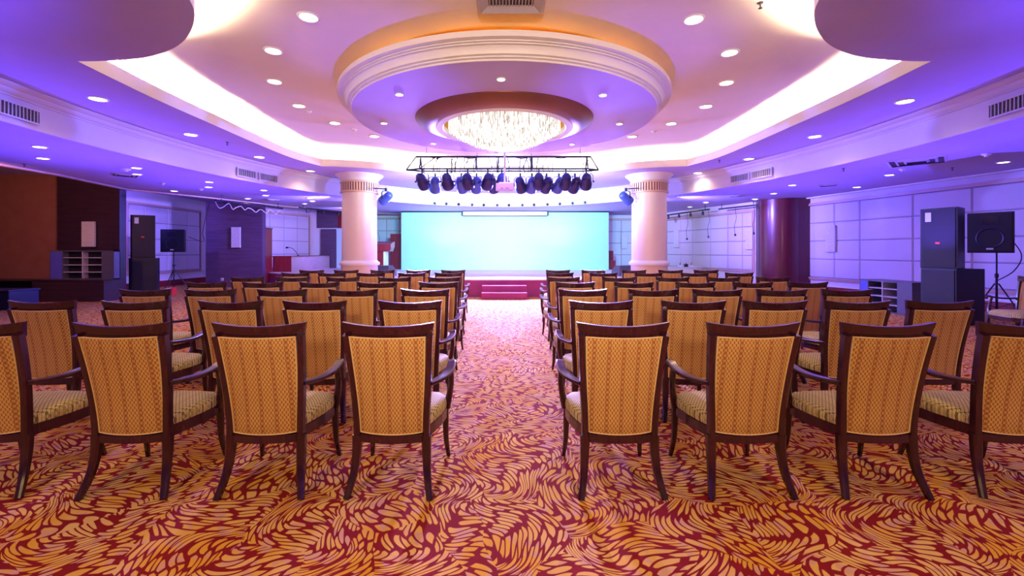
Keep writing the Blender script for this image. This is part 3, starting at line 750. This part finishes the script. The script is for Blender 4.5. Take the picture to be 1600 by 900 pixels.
def sprinkler(px, py, z, label, arm=0):
    x, y = at(px, py, z); t = thing('sprinkler', label, 'sprinkler', (x, y, z), 0, 'ceiling sprinklers')
    MB().lathe([(.03, 0), (.03, -.008), (.009, -.01), (.009, -.06), (.022, -.062), (.022, -.066), (0, -.066)], n=12).build('head', 'slot', t)
for a in ((355, 222, ZB, 'sprinkler on the violet soffit, left'), (492, 274, ZB, 'sprinkler on the violet soffit by the left column'),
          (1124, 250, ZB, 'sprinkler on the violet soffit by the right column'), (1318, 263, ZA, 'sprinkler on the low ceiling, right, before the fascia'), (1488, 262, ZA, 'sprinkler on the low ceiling above the right speakers'),
          (38, 256, ZA, 'sprinkler on the low ceiling at the far left'), (1188, 4, ZC, 'sprinkler on the tray ceiling at the top right')):
    sprinkler(*a)

# ================================================================== TRUSS, PAR CANS, PROJECTOR
t = thing('lighting_truss', 'black steel lighting truss hanging under the ceiling in front of the stage', 'lighting truss', (0, 11.6, 3.48))
def bar(p, q, r=.018, n=6): return MB().tube([p, q], r, n=n)
mb = MB(); mb.tube([(-2.27, 0, .34), (2.22, 0, .34)], .026, n=8); mb.build('top_chord', 'metal', t, smooth=True)
for yy in (-.17, .17):
    mb = MB(); mb.tube([(-2.52, 0, .0), (-2.15, yy, 0), (2.1, yy, 0), (2.42, 0, 0)], .022, n=8); mb.build('bottom_chord', 'metal', t, smooth=True)
mb = MB(); mb.tube([(-2.52, 0, 0), (-2.27, 0, .34)], .018, n=6); mb.tube([(2.42, 0, 0), (2.22, 0, .34)], .018, n=6)
for x in (-2.15, -.72, .71, 2.12):
    mb.tube([(x, -.17, 0), (x, 0, .34)], .02, n=6); mb.tube([(x, .17, 0), (x, 0, .34)], .02, n=6); mb.tube([(x, -.17, 0), (x, .17, 0)], .016, n=6)
mb.tube([(-2.15, -.17, 0), (-1.75, 0, .34)], .016, n=6)
mb.build('struts', 'metal', t, smooth=True)
mb = MB()
for x in (-2.0, -.7, .7, 1.95): mb.tube([(x, 0, .36), (x, 0, .72)], .006, n=5)
mb.build('hanging_wires', 'metal', t)
mb = MB(); rc = random.Random(11)
for i in range(34):
    x = rc.uniform(-2.1, 2.1); dx = rc.uniform(-.15, .15); y0 = rc.uniform(-.05, .05)
    mb.tube(spline([(x, y0, .33), (x+dx*.6, y0-.12, .18), (x+dx, -.19, .02), (x+dx*.7, -.17, -.10)], 4), .010, n=4)
for x0 in (-2.0, -1.1, .2, 1.2):
    mb.tube(spline([(x0, -.03, .34), (x0+.25, -.04, .29), (x0+.5, -.03, .34)], 4), .012, n=5)
for i in range(3):
    mb.tube([(-.98+.05*math.cos(a*.5), -.06, .24+.08*math.sin(a*.5)) for a in range(13)], .010, n=5)
mb.build('cables', 'metal', t)

def par_can(mat):
    p = thing('par_can', '', 'stage light', (0, 0, 0)); p.scale = (1.22, 1.22, 1.22)
    # local: hangs from z=0, body centre at z=-.24, points +Y slightly down
    B = MB(); B.lathe([(0, -.20), (.05, -.195), (.085, -.17), (.10, -.12), (.105, .0), (.125, .03), (.125, .15), (.118, .15), (.118, .02)], n=20, axis='Y')
    rot = Matrix.Rotation(R(-32), 4, 'X'); B.xf(Matrix.Translation((0, 0, -.25)) @ rot); body = B.build('body', mat, p, smooth=True)
    g = MB(); g.lathe([(.0, .10), (.115, .10)], n=20, axis='Y'); g.xf(Matrix.Translation((0, 0, -.25)) @ rot); g.build('lens', 'lenslit', body)
    y = MB(); y.tube([(-.135, 0, -.25), (-.135, 0, -.12), (-.09, 0, -.075), (.09, 0, -.075), (.135, 0, -.12), (.135, 0, -.25)], 0, sect=(.012, .028)); y.build('yoke', 'metal', p)
    c = MB(); c.cbox(0, 0, -.035, .035, .05, .08); c.build('clamp', 'metal', p)
    f = MB(); f.cbox(0, 0, 0, .25, .012, .25); f.xf(Matrix.Translation((0, 0, -.25)) @ rot @ Matrix.Translation((0, .155, 0))); 
    k1 = MB(); k1.tube([(-.165, 0, -.25), (-.13, 0, -.25)], .018, n=8); k1.tube([(.13, 0, -.25), (.165, 0, -.25)], .018, n=8); k1.build('knobs', 'metal', p)
    return p
M['lenslit'] = NT('par_lens', .3, color=(.6, .7, .9), emit=(.55, .85, 1), estr=4).m
pp = {'parcan': par_can('parcan'), 'parblue': par_can('parblue')}; pu = set()
PAR = [(660, 0, 'parcan', 1), (680, 1, 'parblue', 0), (699, 0, 'parcan', 1), (721, 1, 'parblue', 0), (731, 0, 'parcan', 1), (744.5, 1, 'parblue', 0), (762, 0, 'parcan', 1), (770, 1, 'parcan', 0),
       (784, 0, 'parblue', 1), (813, 1, 'parcan', 0), (831, 1, 'parblue', 1), (842, 0, 'parcan', 0), (854, 1, 'parcan', 1), (873, 1, 'parblue', 0), (884, 0, 'parcan', 1), (898, 1, 'parcan', 0), (916, 0, 'parcan', 1)]
ords = ['leftmost', 'second', 'third', 'fourth', 'fifth', 'sixth', 'seventh', 'eighth', 'ninth', 'tenth', 'eleventh', 'twelfth', 'thirteenth', 'fourteenth', 'fifteenth', 'sixteenth', 'rightmost']
for i, (px, back, mt, lit) in enumerate(PAR):
    yv = 11.6+(.17 if back else -.17); x = (px-VX)/F*yv; z = 3.46-(.04 if back else .0); rz = R(rt.uniform(-14, 14))
    colr = 'blue' if mt == 'parblue' else 'dark'
    lab = f'{ords[i]} {colr} par can from the left on the lighting truss' if 0 < i < 16 else f'{ords[i]} {colr} par can hanging on the lighting truss'
    src = pp[mt]
    if mt not in pu:
        pu.add(mt); p = src; p.location = (x, yv, z); p.rotation_euler = (0, 0, rz); p['label'] = lab; p['group'] = 'par cans on the truss'
    else: p = dup(src, (x, yv, z), rz, lab, 'par cans on the truss')
STAGE_L = []
for (x, col, p_, tx, tz) in ((-2.2, (.03, .62, .95), 2600, -4.2, 1.7), (2.1, (.03, .62, .95), 2600, 4.2, 1.7), (-.9, (.80, .95, 1), 800, -1.2, 1.4), (.9, (.80, .95, 1), 800, 1.3, 1.4), (0, (1, 1, 1), 900, 0, 1.4)):
    lamp('SPOT', 'par_beam', (x, 12.1, 3.15), p_, col, aim=(tx-x, 20.4-12.1, tz-3.15), spot_size=R(46), spot_blend=1, shadow_soft_size=.1)
for x, p_ in ((-1.6, 1000), (1.6, 1000), (0, 1000)):
    lamp('SPOT', 'par_spill', (x, 12.3, 3.1), p_, (.62, .72, 1), aim=(x*.3, 1, .10), spot_size=R(110), spot_blend=1, shadow_soft_size=.1)

t = thing('projector', 'small mauve projector hung on a white pole in front of truss', 'projector', (.01, 11.0, 2.96))
M['projbody'] = painted('projector_case', (.50, .30, .46), .5)
MB().box(-.215, .215, -.15, .15, -.09, .075).build('body', 'projbody', t, bevel=.015)
mb = MB(); mb.box(-.10, -.04, -.153, -.15, -.06, -.045); mb.box(.02, .10, -.153, -.15, -.06, -.045); mb.build('port', 'slot', t)
mb = MB(); mb.lathe([(.05, .0), (.05, .04), (.04, .045), (0, .03)], n=16, axis='Y', o=(.0, .15, -.01)); mb.build('lens', 'slot', t)
MB().tube([(0, 0, .075), (0, 0, 1.24)], .024, n=12).build('pole', 'white', t, smooth=True)
MB().box(-.14, .14, -.10, .10, .075, .10).build('bracket', 'white', t)

# small spotlights on the far fascia
sp = thing('small_spotlight', '', 'spotlight', (0, 0, 0))
MB().lathe([(0, -.02), (.035, -.015), (.045, .06), (.055, .08), (.0, .07)], n=12, axis='Y', o=(0, .0, -.06)).build('head', 'metal', sp, smooth=True)
MB().tube([(0, -.03, 0), (0, 0, -.05)], .012, n=6).build('arm', 'metal', sp)
pxs = [679, 698, 718, 738, 757, 777, 796, 816, 835, 855, 875, 894, 914]
for i, px in enumerate(pxs):
    s_ = (px-VX)/F; 
    # intersect ray x = s*y with ellipse (far side)
    lo, hi = 12., 18.4
    for _ in range(40):
        m_ = (lo+hi)/2
        if (s_*m_/EA)**2+((m_-ECY)/EB)**2 > 1: hi = m_
        else: lo = m_
    lab = (f'{ords[i]} tiny spotlight from the left in the arc above the backdrop' if 0 < i < 12 else ('leftmost' if i == 0 else 'rightmost')+' tiny spotlight of the arc above the backdrop')
    if i == 0: q = sp; q.location = (s_*lo, lo-.06, 3.30); q['label'] = lab; q['group'] = 'tiny spotlights above the backdrop'
    else: q = dup(sp, (s_*lo, lo-.06, 3.30), R(180) if i % 2 else R(160), lab, 'tiny spotlights above the backdrop')

# column spotlights
def col_spot(px, py, label, flip):
    Y = 13.6; x, z = atY(px, py, Y); p = dup(pp['parblue'], (x, Y, z+.25), R(flip), label, 'spotlights fixed to the columns'); 
    MB().tube([(0, 0, -.02), (-math.copysign(.30, flip)*math.cos(0), .1, -.03)], .014, n=6).build('bracket', 'metal', p)
col_spot(603, 307, 'blue stage spotlight bracketed to the left column', 60)
col_spot(978, 307, 'blue stage spotlight bracketed to the right column', -60)

# ================================================================== SPEAKERS
def cab(name, label, loc, rz, w_, d_, h_, taper=0, badge=None, sticker=False, cones=False, group=None, cat='speaker'):
    t = thing(name, label, cat, loc, rz, group); b2 = w_/2-taper
    MB().prism([(-w_/2, -d_/2), (w_/2, -d_/2), (b2, d_/2), (-b2, d_/2)], 0, h_).build('cabinet', 'black', t, bevel=.012)
    g = MB().box(-w_/2+.03, w_/2-.03, -d_/2-.012, -d_/2, .03, h_-.03).build('grille', 'grille', t, bevel=.005)
    if badge: MB().cbox(0, -d_/2-.016, h_*badge, .075, .008, .04).build('badge', 'red', t, bevel=.003)
    if sticker: MB().cbox(-w_/2+.15, -d_/2-.015, h_-.17, .10, .006, .18).build('sticker', 'cyanpanel', t)
    if cones:
        MB().lathe([(.17, 0), (.19, -.008), (.205, 0)], n=32, axis='Y', o=(0, -d_/2-.012, h_*.36)).build('woofer_ring', 'metal', t, smooth=True)
        MB().box(-.12, .12, -d_/2-.018, -d_/2-.012, h_*.70, h_*.9).build('horn', 'metal', t, bevel=.004)
        MB().cbox(0, -d_/2-.018, h_*.10, .10, .008, .03).build('badge', 'white', t)
    return t
def tripod(loc, h_, label, group):
    t = thing('speaker_stand', label, 'speaker stand', loc, R(20), group)
    MB().tube([(0, 0, .08), (0, 0, h_*.62)], .019, n=12).build('lower_tube', 'metal', t, smooth=True)
    MB().tube([(0, 0, h_*.6), (0, 0, h_)], .014, n=12).build('upper_tube', 'metal', t, smooth=True)
    MB().lathe([(.026, h_*.60), (.03, h_*.61), (.03, h_*.65), (.02, h_*.66)], n=12).build('collar', 'metal', t)
    MB().tube([(.02, 0, h_*.63), (.06, 0, h_*.63)], .010, n=8).build('knob', 'metal', t)
    for i in range(3):
        a = 2*PI*i/3+.4; cx, cy = math.cos(a), math.sin(a)
        lg = MB().tube([(.03*cx, .03*cy, h_*.52), (.46*cx, .46*cy, .02)], .013, n=8).build('leg', 'metal', t, smooth=True)
        MB().cbox(.46*cx, .46*cy, .015, .05, .05, .03).build('rubber_foot', 'black', lg)
        MB().tube([(.0*cx, .0*cy, h_*.18), (.25*cx, .25*cy, h_*.27)], .008, n=6).build('brace', 'metal', t)
# right stack
cab('subwoofer', 'big black bass cabinet on the floor under the tall right speaker', (8.69, 8.76, 0), R(-80), .62, .66, 1.06)
cab('speaker', 'tall black speaker with red badge stacked on the right bass cabinet', (8.62, 8.78, 1.06), R(-76), .62, .48, 1.17, taper=.17, badge=.42, sticker=True)
tripod((9.82, 9.0, 0), 1.44, 'black tripod stand carrying the right loudspeaker', 'tripod speaker stands')
cab('speaker', 'black two-way loudspeaker on tripod by the right padded wall', (9.79, 9.02, 1.36), R(-60), .66, .48, .80, taper=.12, cones=True)
# left stack
cab('subwoofer', 'black bass cabinet on the floor under the tall left speaker', (-11.0, 13.85, 0), R(30), .61, .55, 1.18)
cab('subwoofer', 'black bass cabinet standing half behind the left speaker stack', (-11.72, 14.45, 0), R(30), .42, .4, 1.17)
cab('speaker', 'tall black speaker with red badge stacked on the left bass cabinet', (-11.02, 13.82, 1.18), R(30), .60, .5, 1.30, taper=.12, badge=.49, sticker=True)
tripod((-11.5, 15.7, 0), 1.42, 'black tripod stand carrying the left loudspeaker', 'tripod speaker stands')
cab('speaker', 'black two-way loudspeaker on tripod before the left padded wall', (-11.46, 15.7, 1.36), R(16), .70, .45, .78, taper=.1, cones=True)
# cable behind the left tripod speaker
tag(MB().tube(spline([(-11.2, 16.0, 1.9), (-11.2, 16.8, 1.75), (-11.5, 17.2, 2.1), (-11.38, 17.25, 2.85), (-11.3, 17.28, 3.2)], 6), .010, n=6).build('speaker_cable', 'metal'), 'thin dark cable running from the left tripod speaker up the wall', 'cable')
tag(MB().tube(spline([(10.2, 9.25, 1.85), (10.65, 9.3, 1.35), (10.4, 9.2, 1.0), (9.9, 9.1, .78)], 8), .010, n=6).build('speaker_cable', 'metal'), 'thin dark cable looping from the right tripod speaker to its stand', 'cable')
s_ = thing('box', 'small red and white box on the floor beside left speaker stack', 'box', (-10.62, 14.35, 0))
MB().box(-.10, .08, -.12, .12, 0, .22).build('carton', 'white', s_); MB().box(.08, .13, -.10, .10, 0, .24).build('red_side', 'red', s_)

# ---- left counter and racks
c_ = thing('counter', 'long low dark wooden counter under the brown partition at left', 'counter', (0, 0, 0))
MB().box(-13.0, -11.02, 12.42, 12.95, .0, .57).build('front_panels', 'darkwood', c_)
MB().box(-15.9, -11.0, 12.38, 12.94, .57, .61).build('worktop', 'darkwood', c_, bevel=.008)
MB().box(-15.9, -13.0, 12.85, 12.93, 0, .57).build('recess_back', 'black', c_)
def rack(name, label, loc, rz, L, D, H, split, ncol, nsh, cat='shelf unit'):
    t = thing(name, label, cat, loc, rz)
    e = .03
    mb = MB(); mb.box(0, L, D-.02, D, 0, H); mb.box(0, L, 0, D, 0, e); mb.box(0, L, 0, D, H-e, H); mb.box(0, e, 0, D, 0, H); mb.box(L-e, L, 0, D, 0, H)
    a, b_ = split
    mb.box(a-e/2, a+e/2, 0, D, 0, H); mb.box(b_-e/2, b_+e/2, 0, D, 0, H)
    mb.build('carcass', 'greybox', t)
    MB().box(e, a-e/2, .0, .02, e, H-e).build('side_panel', 'bluepanel', t)
    MB().box(b_+e/2, L-e, .0, .02, e, H-e).build('side_panel', 'greybox', t)
    MB().box(a, b_, D-.03, D-.02, e, H-e).build('dark_back', 'black', t)
    for i in range(1, ncol):
        x = a+(b_-a)*i/ncol; MB().box(x-.012, x+.012, .0, D-.03, e, H-e).build('divider', 'slat', t)
    for j in range(1, nsh):
        z = H*j/nsh; MB().box(a, b_, .01, D-.03, z-.01, z+.01).build('shelf', 'slat', t)
    return t
rack('shelf_unit', 'dark open shelf unit with blue side standing on the left counter', (-12.55, 12.45, .61), 0, 1.78, .20, .80, (.36, 1.45), 2, 4)
rack('shelf_unit', 'low dark open shelf unit against the right padded wall', (8.62, 10.95, 0), R(-88), 1.36, .55, .72, (.24, 1.02), 2, 4)
c_ = thing('equipment_case', 'dark blue equipment case under the left counter at frame edge', 'case', (-12.05, 10.75, 0))
MB().box(-1.2, .35, -.1, .6, 0, .42).build('body', 'darkblue', c_, bevel=.02); MB().box(-1.22, .37, -.12, .62, .42, .47).build('lid', 'darkblue', c_, bevel=.01)
MB().box(-.9, .05, -.115, -.10, .12, .16).build('slot', 'black', c_)

# ---- sconces
def sconce(x, y, z, rz, h_, w_, label):
    t = thing('wall_sconce', label, 'wall lamp', (x, y, z), rz, 'stone wall sconces')
    MB().box(-w_/2, w_/2, -.10, -.04, -h_/2, h_/2).build('stone_face', 'stone', t, bevel=.006)
    MB().box(-w_/2+.02, w_/2-.02, -.04, 0, -h_/2+.02, h_/2-.02).build('back_plate', 'greybox', t)
sconce(*((142-VX)/F*12.95, 12.95), 1.4+26*12.95/F, 0, .72, .36, 'pale stone wall sconce on the dark wall above left shelf unit')
sconce((370.5-VX)/F*17.3, 17.3, 1.4+21*17.3/F, 0, .78, .34, 'pale stone wall sconce on the purple wall')
def on_line(p0, p1, px):
    a = Vector(p0); d = Vector(p1)-a; k_ = (px-VX)/F; t_ = (k_*a.y-a.x)/(d.x-k_*d.y); return a+d*t_, math.atan2(d.y, d.x)
for (p0, p1, px, h_, lab) in (((7.3, 22.7), (9.55, 15.5), 1059, .80, 'pale stone wall sconce on the right panels beside the column'), ((7.3, 22.7), (9.55, 15.5), 1173, .80, 'pale stone wall sconce on the right panels near the wooden pier'),
                          ((10.32, 15.6), (11.9, 6.8), 1301, .85, 'pale stone wall sconce on the panels right of the wooden pier')):
    q, an = on_line(p0, p1, px); sconce(q.x, q.y, 1.4+19*q.y/F, an, h_, .34, lab)
sconce((975-VX)/F*22.66, 22.66, 1.4+15*22.66/F, 0, .75, .3, 'pale stone wall sconce on the back wall right of the backdrop')

# ---- stage furniture
dk = thing('control_desk', 'long pinkish wooden control desk on the stage left of the column', 'desk', (-8.68, 18.4, .54))
MB().box(-.75, 0, 0, 4.0, .0, .62).build('body', 'pinkwood', dk); MB().box(-.75, 0, -.02, 0, .0, .62).build('end_panel', 'redwood', dk)
MB().box(-.78, .03, -.04, 4.02, .62, .65).build('desk_top', 'redwood', dk)
mc = thing('desk_microphone', 'gooseneck microphone bent over the control desk', 'microphone', (-8.95, 19.6, 1.19))
MB().lathe([(0, 0), (.06, 0), (.06, .02), (.02, .03)], n=16).build('base', 'metal', mc); MB().tube(spline([(0, 0, .02), (-.15, .0, .22), (-.30, 0, .34), (-.46, 0, .36)], 5), .012, n=6).build('neck', 'metal', mc); MB().tube([(-.44, 0, .36), (-.54, 0, .35)], .035, n=10).build('capsule', 'metal', mc)
cb = thing('tall_cabinet', 'tall dark red wooden cabinet at the end of the control desk', 'cabinet', (-9.92, 17.72, 0))
MB().box(0, .52, 0, .55, 0, 2.28).build('body', 'redwood', cb, bevel=.01); MB().box(-.02, .54, -.02, .57, 2.28, 2.32).build('top', 'mahog', cb, bevel=.005)
MB().box(.03, .49, -.012, 0, .08, 2.2).build('door', 'redwood', cb, bevel=.004)
l = thing('lectern', 'red wooden lectern on the stage just right of the left column', 'lectern', (-4.62, 17.0, .54))
MB().box(-.34, .12, -.22, .22, 0, .85).build('body', 'redwood', l, bevel=.01)
MB().box(.12, .20, -.20, .20, 0, .85).build('side_panel', 'white', l)  # white stands for the light falling on this side of the lectern
MB().add([(-.46, -.30, .92), (.42, -.30, .92), (.42, .30, 1.02), (-.46, .30, 1.02), (-.40, -.28, .84), (.36, -.28, .84), (.36, .28, .84), (-.40, .28, .84), (-.46, -.30, 1.12), (.42, -.30, 1.12), (.42, .30, 1.22), (-.46, .30, 1.22)],
         [(4, 5, 1, 0), (5, 6, 2, 1), (6, 7, 3, 2), (7, 4, 0, 3), (0, 1, 9, 8), (1, 2, 10, 9), (2, 3, 11, 10), (3, 0, 8, 11), (8, 9, 10, 11), (4, 7, 6, 5)]).build('reading_top', 'redwood', l, bevel=.008)
mcl = MB().tube(spline([(-.1, 0, 1.17), (-.1, .02, 1.4), (-.12, -.1, 1.55)], 5), .007, n=6).build('microphone_neck', 'metal', l)
d = thing('side_screen', 'tall crimson wooden panel standing beside the left end of the backdrop', 'panel', (-5.36, 21.2, .54))
MB().box(0, .70, 0, .06, 0, 1.66).build('leaf', 'redwood', d, bevel=.01); MB().box(.06, .64, -.015, 0, .08, .78).build('inset_panel', 'redwood', d, bevel=.004); MB().box(.06, .64, -.015, 0, .88, 1.58).build('inset_panel', 'redwood', d, bevel=.004)
d = thing('crimson_chair', 'crimson high-backed seat beside the right end of the backdrop', 'chair', (4.93, 20.9, .54))
MB().box(-.16, .20, .30, .38, .0, .87).build('backrest', 'redwood', d, bevel=.03); MB().box(-.20, .20, -.12, .30, .0, .42).build('seat', 'redwood', d, bevel=.03)
def wedge(x, y, rz, label):
    t = thing('stage_monitor', label, 'stage monitor', (x, y, .54), rz, 'wedge monitors on the stage')
    mb = MB(); P = [(-.22, 0), (.22, 0), (.22, .16), (.02, .36), (-.22, .36)]
    vs = [(-.32, y_, z_) for y_, z_ in P]+[(.32, y_, z_) for y_, z_ in P]
    mb.add(vs, [(0, 1, 2, 3, 4), (9, 8, 7, 6, 5)]+[(i, (i+1) % 5, 5+(i+1) % 5, 5+i) for i in range(5)]); mb.build('cabinet', 'greybox', t, bevel=.01)
    mb = MB(); mb.add([(-.29, .225, .17), (.29, .225, .17), (.29, .045, .35), (-.29, .045, .35)], [(0, 1, 2, 3)]); mb.build('grille', 'grille', t)
wedge(-4.12, 15.6, R(-25), 'grey wedge monitor on the stage right behind the left column')
wedge(4.10, 15.6, R(25), 'grey wedge monitor on the stage left behind the right column')
# pale screen and dark panel by the back wall
d = thing('folding_screen', 'pale blue folding screen behind the control desk', 'folding screen', (-9.35, 22.5, .54))
MB().box(.2, .95, 0, .04, 0, 1.95).build('leaf', 'purplewall', d); MB().box(.98, 1.75, 0, .04, 0, 1.95).build('leaf', 'cyanpanel', d)
d = thing('wall_board', 'dark purple and red board high on the wall behind folding screen', 'board', (-9.4, 22.62, 2.55))
MB().box(0, 1.05, 0, .06, 0, .95).build('purple_board', 'purplewall', d); MB().box(1.05, 1.7, 0, .06, 0, .95).build('red_board', 'redwood', d)
# white sockets on the purple wall
for i, px in enumerate((347, 390)):
    x, z = atY(px, 436.5, 17.28); t = thing('wall_socket', ['white wall socket low on the purple wall, left one', 'white wall socket low on the purple wall, right one'][i], 'socket', (x, 17.3, z), 0, 'sockets on the purple wall')
    MB().box(-.05, .05, -.015, 0, -.05, .05).build('plate', 'white', t, bevel=.004); MB().box(-.02, .02, -.018, -.015, -.02, .02).build('outlet', 'slot', t)

# ---- hanging light bars
def light_bar(p0, p1, label, lamps, cords, tangle=False):
    a = Vector(p0); b_ = Vector(p1); t = thing('lighting_bar', label, 'lighting bar', a); v = b_-a
    MB().tube([(0, 0, 0), tuple(v)], .028, n=8).build('bar', 'metal', t, smooth=True)
    for f_ in (.08, .92): MB().tube([tuple(v*f_), (v.x*f_, v.y*f_, ZA-a.z)], .012, n=6).build('hanger', 'metal', t)
    for i in range(lamps):
        q = v*((i+.5)/lamps); MB().lathe([(0, -.17), (.045, -.16), (.05, -.05), (.02, -.02), (.02, 0)], cx=q.x, cy=q.y, n=12).build('lamp_head', 'metal', t, smooth=True)
    for f_, l_ in cords:
        q = v*f_; MB().tube(spline([(q.x, q.y, 0), (q.x+.04, q.y, -l_*.4), (q.x-.03, q.y, -l_*.7), (q.x, q.y, -l_)], 4), .007, n=5).build('cord', 'metal', t)
        MB().lathe([(0, -l_-.08), (.035, -l_-.07), (.035, -l_), (0, -l_+.01)], cx=q.x, cy=q.y, n=10).build('plug', 'metal', t)
    if tangle:
        mb = MB(); rr2 = random.Random(9); pts = [(v.x*f_/18, v.y*f_/18+rr2.uniform(-.05, .05), -.02-.18*abs(math.sin(f_*1.1))-rr2.uniform(0, .06)) for f_ in range(19)]
        mb.tube(spline(pts, 5), .012, n=5); mb.build('cable_tangle', 'slat', t)
light_bar((-9.1, 14.2, 3.0), (-8.4, 17.1, 3.0), 'black lighting bar with tangled cables before the purple wall', 0, [], True)
light_bar((-7.6, 16.7, 3.0), (-6.55, 18.6, 3.0), 'black lighting bar left of the left column', 3, [])
light_bar((7.15, 20.3, 2.98), (8.0, 17.6, 3.02), 'black lighting bar right of the right column', 4, [(.55, 1.05), (.98, 1.0)])
light_bar((8.22, 17.3, 3.0), (8.8, 15.7, 3.0), 'black lighting bar with dangling plugs near the wooden pier', 0, [(.45, .98), (.92, .95)])
# mixer-like small items on a white table right of the right column
t = thing('side_table', 'white-clothed side table right of the right column', 'table', (6.4, 17.0, 0))
MB().box(-.7, .9, -.3, .35, .0, .78).build('cloth', 'white', t, bevel=.02); MB().box(-.72, .92, -.32, .37, .78, .80).build('table_top', 'white', t)
for i, x in enumerate((.02, .18, .32)):
    q = thing('mixer_box', ['small dark connector box on the side table, left', 'small dark connector box on the side table, middle', 'small dark connector box on the side table, right'][i], 'box', (6.55+x*1.4, 16.9, .80), 0, 'connector boxes on the side table')
    MB().box(-.06, .06, -.06, .06, 0, .07+.04*(i % 2)).build('shell', 'black' if i % 2 else 'white', q, bevel=.01); MB().tube([(0, 0, .07), (0, -.02, .16)], .012, n=6).build('plug', 'black', q)
